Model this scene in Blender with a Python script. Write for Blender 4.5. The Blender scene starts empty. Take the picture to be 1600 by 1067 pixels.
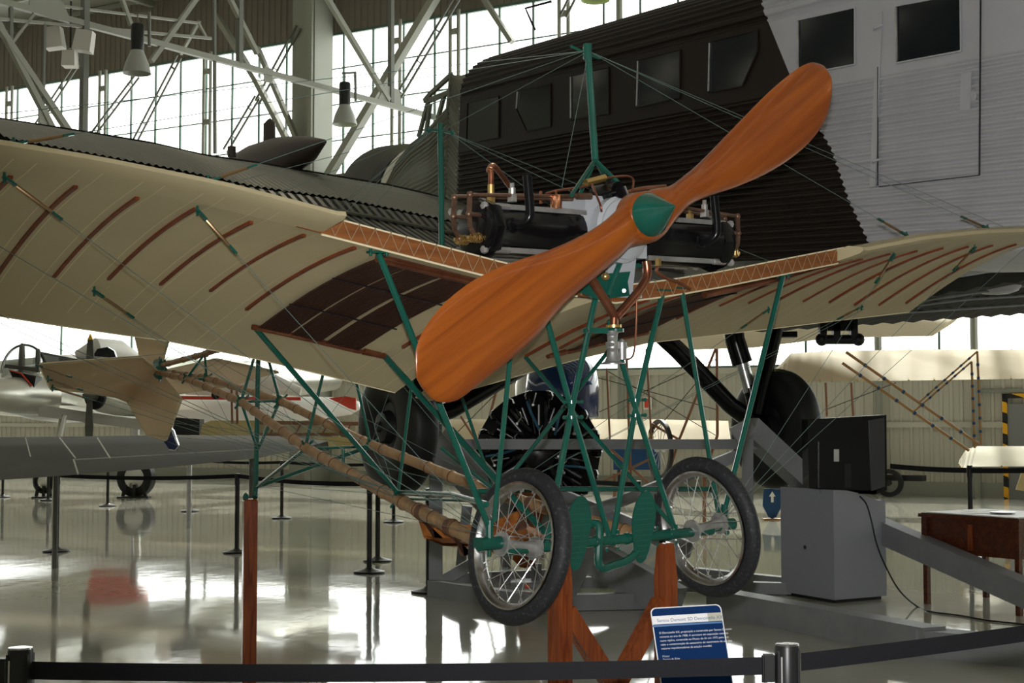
import bpy, math, random
from mathutils import Vector, Matrix
random.seed(7)
S = bpy.context.scene
C = S.collection
PI = math.pi
# ------------------------------------------------------------------ camera
FPX, HOR, CAMZ = 2340.0, 665.0, 1.54
TH = math.atan((HOR - 533.5) / FPX)
cd = bpy.data.cameras.new('camera'); cam = bpy.data.objects.new('camera', cd); C.objects.link(cam)
cam.location = (0, 0, CAMZ); cam.rotation_euler = (PI / 2 + TH, 0, 0)
cd.sensor_width = 36; cd.lens = 36 * FPX / 1600; cd.clip_start = .05; cd.clip_end = 500
S.camera = cam
# ------------------------------------------------------------------ exposure, sky, large lights
S.view_settings.view_transform = 'Standard'; S.view_settings.look = 'None'
S.view_settings.gamma = 1; S.view_settings.exposure = 0.0; S.view_settings.use_curve_mapping = False
W = bpy.data.worlds.new('sky'); S.world = W; W.use_nodes = True
bg = W.node_tree.nodes['Background']; bg.inputs[0].default_value = (1, .995, .955, 1); bg.inputs[1].default_value = 4.6
try:
    S.cycles.max_bounces = 8; S.cycles.diffuse_bounces = 4; S.cycles.glossy_bounces = 4; S.cycles.transparent_max_bounces = 16
    S.cycles.sample_clamp_indirect = 6; S.cycles.use_denoising = True; S.cycles.caustics_reflective = False
except Exception: pass
def lamp(name, kind, loc, energy, rot=(0, 0, 0), size=None, size_y=None, col=(1, 1, 1), portal=False):
    l = bpy.data.lights.new(name, kind); l.energy = energy; l.color = col
    o = bpy.data.objects.new(name, l); C.objects.link(o); o.location = loc; o.rotation_euler = rot
    if kind == 'AREA':
        l.shape = 'RECTANGLE'; l.size = size; l.size_y = size_y
    elif size: l.shadow_soft_size = size
    if portal: l.cycles.is_portal = True
    return o
# the photographer's flash, mounted on top of the camera
fl = lamp('camera_flash', 'SPOT', (.0, .02, CAMZ + .13), 1120, rot=(PI / 2 + math.radians(7), 0, math.radians(-9)), size=.03, col=(1, .985, .97))
fl.data.spot_size = math.radians(64); fl.data.spot_blend = 1.0
# low sun outside, coming in through the far glazing
_sd = Vector((-.516, -.856, -.95)) + Vector((.25, -.15, 0))
sun = lamp('sun', 'SUN', (0, 60, 40), 5.5, rot=_sd.to_track_quat('-Z', 'Y').to_euler(), col=(1, .95, .84)); sun.data.angle = math.radians(1.2)
# ------------------------------------------------------------------ projection helpers (true distances)
OX, OY, PSI, ROLL = .4212, 6.184, math.radians(37.46), .0282
def ray(px, py):
    a, b = (px - 800) / FPX, (533.5 - py) / FPX
    return Vector((a, math.cos(TH) - b * math.sin(TH), math.sin(TH) + b * math.cos(TH)))
CAM = Vector((0, 0, CAMZ))
def P(px, py, Y):
    d = ray(px, py); return CAM + d * (Y / d.y)
def G(px, py, z=0.0):
    d = ray(px, py); return CAM + d * ((z - CAMZ) / d.z)
def HP(px, py, p0, dr):
    """hit the vertical plane through p0 that contains horizontal direction dr"""
    n = Vector((dr[1], -dr[0], 0)); d = ray(px, py)
    return CAM + d * ((Vector(p0) - CAM).dot(n) / d.dot(n))
def A(px, py, s=None, t=None, z=None):
    """point of the little monoplane (t sideways, s aft, z up) seen at that pixel in its plane s, t or z"""
    d = ray(px, py); c = CAM - Vector((OX, OY, 0)); cs, sn = math.cos(PSI), math.sin(PSI)
    def L(v):
        tt = v.x * cs + v.y * sn; ss = -v.x * sn + v.y * cs
        return Vector((tt, ss, v.z - ROLL * tt))
    c0, d0 = L(c), L(d)
    k, v = (1, s) if s is not None else ((0, t) if t is not None else (2, z))
    return c0 + d0 * ((v - c0[k]) / d0[k])
# ------------------------------------------------------------------ materials
def mat(name, col, rough=.5, metal=0.0, spec=.28, noise=None, bump=None, wood=None, coat=0, emit=None, rot=None):
    m = bpy.data.materials.new(name); m.use_nodes = True; nt = m.node_tree; N = nt.nodes; Lk = nt.links
    b = N['Principled BSDF']; b.inputs['Base Color'].default_value = (*col, 1)
    b.inputs['Roughness'].default_value = rough; b.inputs['Metallic'].default_value = metal
    b.inputs['Specular IOR Level'].default_value = spec
    if coat: b.inputs['Coat Weight'].default_value = coat; b.inputs['Coat Roughness'].default_value = .08
    tc = N.new('ShaderNodeTexCoord')
    if noise:   # (colour2, scale, lo, hi, (sx,sy,sz))
        c2, sc, lo, hi, st = noise
        mp = N.new('ShaderNodeMapping'); mp.inputs['Scale'].default_value = st; 
        if rot is not None:
            vr = N.new('ShaderNodeVectorRotate'); vr.rotation_type = 'Y_AXIS'; vr.inputs['Angle'].default_value = rot
            Lk.new(tc.outputs['Object'], vr.inputs[0]); Lk.new(vr.outputs[0], mp.inputs[0])
        else: Lk.new(tc.outputs['Object'], mp.inputs[0])
        n = N.new('ShaderNodeTexNoise'); n.inputs['Scale'].default_value = sc; n.inputs['Detail'].default_value = 6
        n.inputs['Roughness'].default_value = .6
        if wood: n.inputs['Distortion'].default_value = wood
        Lk.new(mp.outputs[0], n.inputs['Vector'])
        r = N.new('ShaderNodeMapRange'); r.inputs[1].default_value = lo; r.inputs[2].default_value = hi
        Lk.new(n.outputs['Fac'], r.inputs[0])
        mx = N.new('ShaderNodeMix'); mx.data_type = 'RGBA'; mx.inputs[6].default_value = (*col, 1); mx.inputs[7].default_value = (*c2, 1)
        Lk.new(r.outputs[0], mx.inputs[0]); Lk.new(mx.outputs[2], b.inputs['Base Color'])
    if bump:    # (scale, strength, distance, stretch)
        mp2 = N.new('ShaderNodeMapping'); mp2.inputs['Scale'].default_value = bump[3]; Lk.new(tc.outputs['Object'], mp2.inputs[0])
        n2 = N.new('ShaderNodeTexNoise'); n2.inputs['Scale'].default_value = bump[0]; n2.inputs['Detail'].default_value = 3
        Lk.new(mp2.outputs[0], n2.inputs['Vector'])
        bp = N.new('ShaderNodeBump'); bp.inputs['Strength'].default_value = bump[1]; bp.inputs['Distance'].default_value = bump[2]
        Lk.new(n2.outputs['Fac'], bp.inputs['Height']); Lk.new(bp.outputs[0], b.inputs['Normal'])
    if emit: b.inputs['Emission Color'].default_value = (*emit[0], 1); b.inputs['Emission Strength'].default_value = emit[1]
    return m
U1 = (1, 1, 1)
def translucent(m, col, f):
    nt = m.node_tree; N = nt.nodes; o = N['Material Output']; b = N['Principled BSDF']; t = N.new('ShaderNodeBsdfTranslucent'); t.inputs[0].default_value = (*col, 1)
    x = N.new('ShaderNodeMixShader'); x.inputs[0].default_value = f; nt.links.new(b.outputs[0], x.inputs[1]); nt.links.new(t.outputs[0], x.inputs[2]); nt.links.new(x.outputs[0], o.inputs[0])
M = {}
M['fabric'] = mat('cream_doped_fabric', (.58, .505, .325), .5, noise=((.50, .43, .265), 1.6, .35, .7, U1), bump=(2.2, .25, .02, U1))
M['fabric_tail'] = mat('tan_doped_fabric', (.60, .45, .28), .55, noise=((.50, .38, .22), 2, .35, .7, U1))
translucent(M['fabric'], (.75, .66, .42), .15)
M['seam'] = mat('pale_seam_tape', (.78, .70, .47), .6)
M['batten'] = mat('red_brown_batten', (.20, .045, .014), .35, noise=((.11, .025, .01), 9, .3, .7, U1))
M['darkrib'] = mat('dark_radiator_tube', (.055, .022, .016), .38, metal=.3)
M['spar'] = mat('varnished_spar_wood', (.27, .10, .03), .45, noise=((.15, .05, .015), 14, .3, .7, (.3, 3, 3)))
M['lace'] = mat('grey_lacing_cord', (.28, .22, .14), .7)
M['prop'] = mat('varnished_orange_wood', (.33, .085, .010), .28, noise=((.21, .046, .006), 3.0, .35, .65, (.35, 1, 7)), wood=.5, coat=.2, rot=.60)
M['stand'] = mat('stained_pine', (.25, .058, .012), .25, noise=((.11, .02, .005), 7, .35, .65, (4, 4, .35)), wood=1.5, coat=.5)
M['green'] = mat('green_enamel', (.006, .088, .063), .25, coat=.3, noise=((.009, .066, .049), 6, .35, .7, U1))
M['copper'] = mat('tarnished_copper', (.42, .17, .095), .3, metal=.9, noise=((.22, .075, .045), 7, .35, .65, U1))
M['copperB'] = mat('bright_copper', (.75, .32, .18), .2, metal=1)
M['bronze'] = mat('dull_bronze', (.30, .20, .11), .35, metal=.85)
M['brass'] = mat('brass', (.62, .42, .16), .3, metal=.9)
M['rust'] = mat('brown_steel_linkage', (.24, .14, .095), .4, metal=.7, noise=((.12, .07, .05), 15, .35, .65, U1))
M['steel'] = mat('bright_steel', (.62, .62, .63), .28, metal=.9)
M['alu'] = mat('dull_aluminium', (.50, .50, .50), .42, metal=.75, noise=((.36, .36, .36), 12, .35, .65, U1))
M['greypaint'] = mat('grey_engine_paint', (.40, .42, .45), .33)
M['black'] = mat('gloss_black_enamel', (.004, .004, .005), .22)
M['blackm'] = mat('black_metal', (.012, .012, .013), .4)
M['wire'] = mat('steel_bracing_wire', (.10, .155, .145), .5)
M['rubber'] = mat('scuffed_black_rubber', (.018, .019, .022), .6, noise=((.075, .08, .085), 70, .55, .75, U1))
M['tyre'] = mat('big_black_tyre_rubber', (.010, .010, .010), .5)
M['rim'] = mat('worn_chrome', (.55, .55, .55), .3, metal=1, noise=((.30, .24, .19), 14, .52, .7, U1))
M['bamboo'] = mat('bamboo_cane', (.33, .205, .105), .38, noise=((.21, .125, .062), 4, .35, .7, (6, 6, .6)))
M['node'] = mat('bamboo_node_wrap', (.13, .06, .03), .5)
M['leather'] = mat('brown_leather', (.11, .055, .035), .5)
M['wicker'] = mat('varnished_seat_wood', (.42, .16, .04), .35, noise=((.25, .08, .02), 12, .35, .65, U1))
M['greysteel'] = mat('grey_painted_steel', (.23, .235, .25), .45, noise=((.19, .195, .21), 3, .35, .7, U1))
M['kiosk'] = mat('grey_painted_board', (.28, .29, .33), .42, bump=(1.5, .1, .01, (1, 1, 3)))
M['tvside'] = mat('dark_grey_plastic', (.06, .06, .068), .3)
M['tv'] = mat('black_plastic', (.012, .012, .013), .22)
M['belt'] = mat('black_webbing', (.010, .0105, .013), .85, spec=.2, bump=(400, .4, .002, U1))
M['post'] = mat('black_powder_coat', (.014, .014, .015), .35)
M['chrome'] = mat('chrome_cap', (.55, .55, .56), .15, metal=1)
M['mahog'] = mat('dark_mahogany', (.105, .026, .009), .25, noise=((.05, .012, .005), 6, .35, .65, (.5, 4, 4)), wood=1, coat=.4)
M['white'] = mat('white_paint', (.72, .71, .66), .45)
M['silver'] = mat('polished_aluminium_skin', (.62, .61, .55), .33, metal=.8, noise=((.48, .48, .43), 1.4, .35, .7, U1))
M['greywing'] = mat('light_grey_skin', (.115, .115, .10), .7, spec=.08, noise=((.09, .09, .08), 1.2, .35, .7, U1))
M['red'] = mat('signal_red', (.62, .06, .03), .4)
M['blue'] = mat('deep_blue_gloss', (.012, .028, .11), .12, coat=.6)
M['bluep'] = mat('sign_blue', (.008, .05, .14), .5)
M['yellowfab'] = mat('yellow_cream_fabric', (.55, .46, .26), .6, noise=((.46, .37, .20), 1.1, .35, .7, U1))
M['whitefab'] = mat('pale_cream_fabric', (.55, .52, .38), .6, noise=((.46, .43, .30), 1.1, .35, .7, U1))
M['orange'] = mat('orange_tip', (.8, .1, .02), .5)
M['cane'] = mat('golden_strut_wood', (.30, .16, .06), .45)
M['redwood'] = mat('reddish_strut_wood', (.22, .10, .055), .45)
M['wallm'] = mat('grey_wall_cladding', (.48, .465, .39), .6)
M['walld'] = mat('brownish_upper_cladding', (.17, .15, .12), .6)
M['truss'] = mat('grey_green_truss_paint', (.25, .255, .215), .5)
M['trussd'] = mat('darker_truss_paint', (.14, .145, .125), .5)
M['mull'] = mat('green_grey_glazing_bar', (.07, .12, .09), .5)
M['roof'] = mat('dark_roof_sheet', (.20, .20, .165), .7)
M['ivory'] = mat('off_white_plastic', (.55, .54, .50), .5)
M['shade'] = mat('white_enamel_shade', (.30, .31, .285), .4)
M['shadein'] = mat('lit_reflector', (.6, .8, .5), .4, emit=((.55, 1, .45), .35))
M['doorg'] = mat('dark_grey_door', (.20, .205, .20), .5)
M['olive'] = mat('olive_grey_skin', (.135, .14, .105), .42, metal=.25)
M['darkskin'] = mat('dark_brown_skin', (.017, .0125, .0105), .4, spec=.1)
M['nacelle'] = mat('dark_brown_cowl', (.06, .045, .037), .4)
M['winghide'] = mat('olive_wing_skin', (.11, .11, .082), .36, metal=.3)
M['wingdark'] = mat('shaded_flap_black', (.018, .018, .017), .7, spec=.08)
M['cord'] = mat('black_cable', (.012, .015, .012), .4)
M['gapblack'] = mat('black_cowl_gap', (.008, .008, .008), .5)  # black that paints the dark gap behind the nose cowl
M['paper'] = mat('printed_sheet', (.55, .56, .55), .4)
M['hoseblue'] = mat('blue_hose', (.03, .12, .20), .4)
translucent(M['yellowfab'], (.7, .6, .36), .3); translucent(M['whitefab'], (.7, .66, .5), .3)
def glass(name, tint, gl=.08, rough=.02):
    m = bpy.data.materials.new(name); m.use_nodes = True; nt = m.node_tree; N = nt.nodes; N.clear()
    o = N.new('ShaderNodeOutputMaterial'); t = N.new('ShaderNodeBsdfTransparent'); t.inputs[0].default_value = (*tint, 1)
    g = N.new('ShaderNodeBsdfGlossy'); g.inputs['Roughness'].default_value = rough; mx = N.new('ShaderNodeMixShader')
    mx.inputs[0].default_value = gl; nt.links.new(t.outputs[0], mx.inputs[1]); nt.links.new(g.outputs[0], mx.inputs[2])
    nt.links.new(mx.outputs[0], o.inputs[0]); return m
M['glass'] = glass('window_glass', (.97, .99, .98), .05)
M['darkglass'] = mat('dark_cabin_glass', (.006, .009, .012), .08, spec=.4)
M['canopy'] = glass('canopy_glass', (.7, .74, .72), .25)
M['hazard'] = mat('hazard_tape', (.8, .42, .02), .5)
# hazard stripes in one material: diagonal bands of yellow and black
def hazard():
    m = M['hazard']; nt = m.node_tree; N = nt.nodes; tc = N.new('ShaderNodeTexCoord'); w = N.new('ShaderNodeTexWave')
    w.wave_type = 'BANDS'; w.bands_direction = 'DIAGONAL'; w.inputs['Scale'].default_value = 1.4
    nt.links.new(tc.outputs['Object'], w.inputs[0]); r = N.new('ShaderNodeValToRGB'); r.color_ramp.interpolation = 'CONSTANT'
    r.color_ramp.elements[0].color = (.015, .014, .012, 1); r.color_ramp.elements[1].position = .5; r.color_ramp.elements[1].color = (.78, .40, .015, 1)
    nt.links.new(w.outputs['Fac'], r.inputs[0]); nt.links.new(r.outputs[0], N['Principled BSDF'].inputs['Base Color'])
hazard()
# polished floor: greenish grey, long soft ripples, patches
def floor_mat():
    m = mat('polished_concrete', (.46, .45, .39), .07, noise=((.37, .36, .305), .55, .35, .7, U1))
    nt = m.node_tree; N = nt.nodes; b = N['Principled BSDF']; b.inputs['IOR'].default_value = 1.55
    tc = N.new('ShaderNodeTexCoord'); hs = []
    for sc, st, k in ((1.3, (1, .35, 1), .55), (6, (1, .5, 1), .18), (.35, (1, 1, 1), 1.2)):
        mp = N.new('ShaderNodeMapping'); mp.inputs['Scale'].default_value = st; mp.inputs['Rotation'].default_value = (0, 0, .5)
        nt.links.new(tc.outputs['Object'], mp.inputs[0]); n = N.new('ShaderNodeTexNoise'); n.inputs['Scale'].default_value = sc
        n.inputs['Detail'].default_value = 2; nt.links.new(mp.outputs[0], n.inputs[0])
        q = N.new('ShaderNodeMath'); q.operation = 'MULTIPLY'; q.inputs[1].default_value = k; nt.links.new(n.outputs['Fac'], q.inputs[0]); hs.append(q)
    a1 = N.new('ShaderNodeMath'); a2 = N.new('ShaderNodeMath')
    nt.links.new(hs[0].outputs[0], a1.inputs[0]); nt.links.new(hs[1].outputs[0], a1.inputs[1])
    nt.links.new(a1.outputs[0], a2.inputs[0]); nt.links.new(hs[2].outputs[0], a2.inputs[1])
    bp = N.new('ShaderNodeBump'); bp.inputs['Strength'].default_value = 1; bp.inputs['Distance'].default_value = .0042
    nt.links.new(a2.outputs[0], bp.inputs['Height']); nt.links.new(bp.outputs[0], b.inputs['Normal'])
    n = N.new('ShaderNodeTexNoise'); n.inputs['Scale'].default_value = .8; n.inputs['Detail'].default_value = 5
    r = N.new('ShaderNodeMapRange'); r.inputs[3].default_value = .03; r.inputs[4].default_value = .09
    nt.links.new(tc.outputs['Object'], n.inputs[0]); nt.links.new(n.outputs['Fac'], r.inputs[0]); nt.links.new(r.outputs[0], b.inputs['Roughness'])
    return m
M['floor'] = floor_mat()
# ------------------------------------------------------------------ mesh builder
def frame(d, up=Vector((0, 0, 1))):
    d = Vector(d).normalized(); x = d.cross(up)
    if x.length < 1e-4: x = d.cross(Vector((0, 1, 0)))
    x.normalize(); return x, x.cross(d).normalized(), d
SHEAR = [0.0]   # the little monoplane stands slightly banked: its parts are modelled with that bank
def smooth(pts, n=5):
    o = []; pts = [Vector(p) for p in pts]
    for i in range(len(pts) - 1):
        p0, p1, p2, p3 = pts[max(i - 1, 0)], pts[i], pts[i + 1], pts[min(i + 2, len(pts) - 1)]
        for j in range(n):
            t = j / n; o.append(.5 * ((2 * p1) + (p2 - p0) * t + (2 * p0 - 5 * p1 + 4 * p2 - p3) * t * t + (3 * p1 - 3 * p2 + p3 - p0) * t ** 3))
    return o + [pts[-1]]
class MB:
    def __init__(s): s.v = []; s.f = []; s.mi = []; s.m = 0
    def add(s, vs, fs):
        o = len(s.v); s.v += [tuple(v) for v in vs]
        for f in fs: s.f.append([o + i for i in f]); s.mi.append(s.m)
        return s
    def box(s, c, size, X=None, Y=None, Z=None, taper=1):
        c = Vector(c); X = Vector(X) if X is not None else Vector((1, 0, 0)); Y = Vector(Y) if Y is not None else Vector((0, 1, 0)); Z = Vector(Z) if Z is not None else X.cross(Y)
        vs = []
        for k in (-.5, .5):
            q = taper if k > 0 else 1
            for i, j in ((-.5, -.5), (.5, -.5), (.5, .5), (-.5, .5)): vs.append(c + X * i * size[0] * q + Y * j * size[1] * q + Z * k * size[2])
        return s.add(vs, [(3, 2, 1, 0), (4, 5, 6, 7), (0, 1, 5, 4), (1, 2, 6, 5), (2, 3, 7, 6), (3, 0, 4, 7)])
    def bar(s, a, b, w, h, up=Vector((0, 0, 1))):
        a, b = Vector(a), Vector(b); x, y, d = frame(b - a, up)
        return s.box((a + b) / 2, (w, h, (b - a).length), x, y, d)
    def tube(s, pts, r, n=8, caps=True, closed=False):
        pts = [Vector(p) for p in pts]; N = len(pts); rs = r if isinstance(r, (list, tuple)) else [r] * N
        rings = []; ref = None
        for i, p in enumerate(pts):
            if closed: d = pts[(i + 1) % N] - pts[i - 1]
            else: d = pts[min(i + 1, N - 1)] - pts[max(i - 1, 0)]
            d.normalize()
            if ref is None: x = frame(d)[0]; y = d.cross(x)
            else:
                x = ref - d * ref.dot(d)
                if x.length < 1e-5: x = frame(d)[0]
                x.normalize(); y = d.cross(x)
            ref = x; rings.append([p + (x * math.cos(2 * PI * k / n) + y * math.sin(2 * PI * k / n)) * rs[i] for k in range(n)])
        vs = [v for R in rings for v in R]; fs = []
        for i in range(N if closed else N - 1):
            j = (i + 1) % N
            for k in range(n): fs.append((i * n + k, i * n + (k + 1) % n, j * n + (k + 1) % n, j * n + k))
        if caps and not closed: fs.append(tuple(range(n))[::-1]); fs.append(tuple((N - 1) * n + k for k in range(n)))
        return s.add(vs, fs)
    def pipe(s, pts, r, n=8): return s.tube(smooth(pts), r, n)
    def cyl(s, a, b, r0, r1=None, n=16): return s.tube([a, b], [r0, r0 if r1 is None else r1], n)
    def lathe(s, o, d, prof, n=24, closed=False):
        o = Vector(o); x, y, d = frame(d); vs = []; fs = []; m = len(prof)
        for h, r in prof:
            for k in range(n): vs.append(o + d * h + (x * math.cos(2 * PI * k / n) + y * math.sin(2 * PI * k / n)) * max(r, 1e-5))
        for i in range(m if closed else m - 1):
            j = (i + 1) % m
            for k in range(n): fs.append((i * n + k, i * n + (k + 1) % n, j * n + (k + 1) % n, j * n + k))
        if not closed:
            if prof[0][1] > 1e-4: fs.append(tuple(range(n))[::-1])
            if prof[-1][1] > 1e-4: fs.append(tuple((m - 1) * n + k for k in range(n)))
        return s.add(vs, fs)
    def ball(s, c, r, sc=(1, 1, 1), n=12):
        c = Vector(c); vs = []; fs = []; m = n // 2
        for i in range(m + 1):
            a = PI * i / m
            for k in range(n): b = 2 * PI * k / n; vs.append(c + Vector((math.sin(a) * math.cos(b) * sc[0], math.sin(a) * math.sin(b) * sc[1], math.cos(a) * sc[2])) * r)
        for i in range(m):
            for k in range(n): fs.append((i * n + k, i * n + (k + 1) % n, (i + 1) * n + (k + 1) % n, (i + 1) * n + k))
        return s.add(vs, fs)
    def grid(s, rows, close=False):
        n = len(rows[0]); vs = [v for r in rows for v in r]; fs = []
        for i in range(len(rows) - 1):
            for k in range(n if close else n - 1): fs.append((i * n + k, i * n + (k + 1) % n, (i + 1) * n + (k + 1) % n, (i + 1) * n + k))
        return s.add(vs, fs)
    def slab(s, pts, off):
        """flat polygon given a real thickness along off"""
        pts = [Vector(p) for p in pts]; off = Vector(off); n = len(pts)
        return s.add(pts + [p + off for p in pts], [tuple(range(n))[::-1], tuple(range(n, 2 * n))] + [(i, (i + 1) % n, n + (i + 1) % n, n + i) for i in range(n)])
    def build(s, name, mats, parent=None, ang=35, label=None):
        vv = [(x, y, z + SHEAR[0] * x) for x, y, z in s.v] if SHEAR[0] else s.v
        me = bpy.data.meshes.new(name); me.from_pydata(vv, [], s.f); me.validate(); 
        if not isinstance(mats, (list, tuple)): mats = [mats]
        for m in mats: me.materials.append(m)
        if len(me.polygons) == len(s.mi): me.polygons.foreach_set('material_index', s.mi)
        me.polygons.foreach_set('use_smooth', [True] * len(me.polygons))
        import bmesh
        bm = bmesh.new(); bm.from_mesh(me); bmesh.ops.recalc_face_normals(bm, faces=bm.faces); bm.to_mesh(me); bm.free()
        me.set_sharp_from_angle(angle=math.radians(ang))
        o = bpy.data.objects.new(name, me); C.objects.link(o)
        if parent: o.parent = parent
        if label: o['label'] = label
        return o
def tag(o, label, cat, group=None, kind=None):
    o['label'] = label; o['category'] = cat
    if group: o['group'] = group
    if kind: o['kind'] = kind
    return o
def struct(o): o['kind'] = 'structure'; return o
def empty(name, loc=(0, 0, 0), rz=0):
    o = bpy.data.objects.new(name, None); C.objects.link(o); o.location = loc; o.rotation_euler = (0, 0, rz); o.empty_display_size = .1
    return o
def lerp(tab, x):
    x = abs(x)
    for (a, va), (b, vb) in zip(tab, tab[1:]):
        if x <= b: return va + (vb - va) * (x - a) / (b - a)
    (a, va), (b, vb) = tab[-2:]; return va + (vb - va) * (x - a) / (b - a)
def tubes(name, m, parent, items, n=8):
    for pts, r in items: b = MB(); b.pipe(pts, r, n); b.build(name, m, parent)
def copy_tree(o, parent=None):
    c = o.copy(); C.objects.link(c); c.parent = parent
    for ch in list(o.children):
        k = ch.copy(); C.objects.link(k); k.parent = c
        for g in list(ch.children):
            q = g.copy(); C.objects.link(q); q.parent = k
    return c
# ================================================================== THE HALL
WD = Vector((-.856, .517, 0)).normalized(); WN = Vector((-WD.y, WD.x, 0))   # along the far wall; WN into the hall
if WN.y > 0: WN = -WN
W0 = P(1500, 776, 32.5); W0.z = 0
def wp(w, z, n=0.0): return W0 + WD * w + WN * n + Vector((0, 0, z))
def WH(px, py, n=0.0): return HP(px, py, W0 + WN * n, WD)
def wcoord(px, py=600, n=0.0):
    p = WH(px, py, n) - W0; return p.dot(WD), WH(px, py, n).z
WL, WR, NB, HZ = 44, -24, 44, 14.6
def wbox(mb, w0, w1, z0, z1, n0=0.0, n1=.12):
    return mb.box(wp((w0 + w1) / 2, (z0 + z1) / 2, (n0 + n1) / 2), (abs(w1 - w0), abs(n1 - n0), z1 - z0), WD, WN, Vector((0, 0, 1)))
ZS, ZT, ZU, ZV = 2.88, 7.6, 8.45, 12.5     # sill, top of lower glazing, sill and head of upper glazing
b = MB(); b.slab([wp(WR, 0), wp(WL, 0), wp(WL, 0, NB), wp(WR, 0, NB)], (0, 0, -.1)); struct(b.build('floor', M['floor']))
def ribbed(mb, w0, w1, z0, z1, pitch=.22, dep=.035, n=0.0):
    rows = [[], []]; w = w0; k = 0
    while w < w1:
        for q, dd in ((0, 0), (.55, 0), (.65, dep), (.9, dep)):
            x = min(w + q * pitch, w1)
            rows[0].append(wp(x, z0, n + dd)); rows[1].append(wp(x, z1, n + dd))
        w += pitch
    mb.grid(rows)
b = MB(); ribbed(b, WR, WL, 0, ZS); wbox(b, WR, WL, 0, ZS, -.15, -.02); wbox(b, WR, WL, ZS - .12, ZS + .02, 0, .1)
wbox(b, WR, WL, 1.50, 1.62, .03, .1)
b.m = 1; ribbed(b, WR, WL, ZV, HZ); wbox(b, WR, WL, ZV, HZ, -.15, -.02); wbox(b, WR, WL, ZT, ZU, -.15, .25)
struct(b.build('wall_far', [M['wallm'], M['walld']]))
b = MB(); wbox(b, WR, WL, .0, .32, .04, .12); struct(b.build('baseboard_far', M['truss']))
# glazing
for nm, z0, z1, rows in (('window_1', ZS, ZT, 5), ('window_2', ZU, ZV, 4)):
    b = MB(); wbox(b, WR, WL, z0, z0 + .07, -.08, .02); wbox(b, WR, WL, z1 - .07, z1, -.08, .02)
    fr = struct(b.build(nm, M['mull']))
    b = MB(); wbox(b, WR, WL, z0, z1, -.05, -.045); b.build('pane', M['glass'], fr)
    b = MB(); w = WR
    while w < WL: wbox(b, w - .022, w + .022, z0, z1, -.06, .0); w += 1.02 if nm == 'window_2' else 3.05
    for i in range(1, rows):
        z = z0 + (z1 - z0) * i / rows
        if nm == 'window_2': wbox(b, WR, WL, z - .015, z + .015, -.055, 0)
    b.build('mullion', M['mull'], fr)
# columns and wind posts on the far wall
k = 0
for px in (157, 322, 712, 10, 885, 620, 1375, 1525, 973):
    w, _ = wcoord(px, 600, .12); b = MB()
    low = px in (1375, 1525, 973)
    for dx in ((-.13, .13) if not low else (0,)): b.tube([wp(w + dx, ZU - .3 if not low else 0, .22), wp(w + dx, ZV if not low else HZ, .22)], .05 if not low else .085, 8)
    if not low:
        z = ZU + .4
        while z < ZV: wbox(b, w - .14, w + .14, z, z + .16, .17, .25); z += 1.5
    lab = {157: 'laddered wall post seen left of the left bell lamp', 322: 'laddered wall post between the left lamp and the broad column', 712: 'laddered wall post just left of the big cockpit roof', 10: 'laddered wall post at the far left picture edge', 885: 'laddered wall post above the dark fuselage roof', 620: 'laddered wall post right of the lit bell lamp', 1375: 'plain grey wall pipe above and beside the television', 1525: 'plain grey wall pipe just left of the hazard striped door', 973: 'plain grey wall pipe between the crossed green struts'}[px]
    tag(b.build('wall_post', M['truss']), lab, 'post', 'wall posts of the far wall'); k += 1
b = MB()
w1, _ = wcoord(462, 100, .3); w2, _ = wcoord(488, 100, .9); w3, _ = wcoord(513, 100, .3)
wbox(b, w2, w1, 0, HZ, .1, .45); wbox(b, w3, w2, 0, HZ, .1, .9); wbox(b, w2 - .05, w2 + .08, 0, HZ, .9, 1.0)
struct(b.build('column_main', M['truss']))
# other walls, roof with translucent strips
def wall_h(name, a, bb, zlo, zhi, m):
    mb = MB(); mb.slab([a + Vector((0, 0, zlo)), bb + Vector((0, 0, zlo)), bb + Vector((0, 0, zhi)), a + Vector((0, 0, zhi))], (bb - a).normalized().cross(Vector((0, 0, 1))) * .15)
    return mb
for nm, a, bb in (('wall_left', wp(WL, 0), wp(WL, 0, NB)), ('wall_near', wp(WL, 0, NB), wp(WR, 0, NB)), ('wall_right', wp(WR, 0, NB), wp(WR, 0))):
    LO, HI = (10.2, 10.8); mb = wall_h(nm, a, bb, 0, LO, M['wallm']); m2 = wall_h(nm, a, bb, HI, HZ, M['wallm']); mb.add(m2.v, m2.f)
    struct(mb.build(nm, M['wallm']))
    i = {'wall_left': 3, 'wall_near': 4, 'wall_right': 5}[nm]
    mb = MB(); L = (bb - a).length; d = (bb - a).normalized(); x = 0
    while x <= L: mb.box(a + d * x + Vector((0, 0, (LO + HI) / 2)), (.08, .1, HI - LO), d, d.cross(Vector((0, 0, 1)))); x += 3
    fr = struct(mb.build('window_%d' % i, M['mull']))
    n_ = d.cross(Vector((0, 0, 1)))
    mb = MB(); mb.slab([a + Vector((0, 0, LO)), bb + Vector((0, 0, LO)), bb + Vector((0, 0, HI)), a + Vector((0, 0, HI))], n_ * .006); mb.build('pane', M['glass'], fr)
b = MB(); skyl = []
n = 0.0; STR = 2.6
while n < NB:
    e = min(n + STR, NB); wbox(b, WR, WL, HZ, HZ + .08, n, e); 
    if e < 36: skyl.append((e, e + .55))
    elif e < NB: wbox(b, WR, WL, HZ, HZ + .08, e, e + .55)
    n += STR + .55
for w in range(WR, WL, 6): wbox(b, w, w + .18, HZ - .35, HZ, 0, NB)
struct(b.build('ceiling', M['roof']))
b = MB()
for a, e in skyl: wbox(b, WR, WL, HZ + .03, HZ + .04, a, e)
M['sky'] = glass('translucent_roof_strip', (.64, .62, .57), .02)
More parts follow.
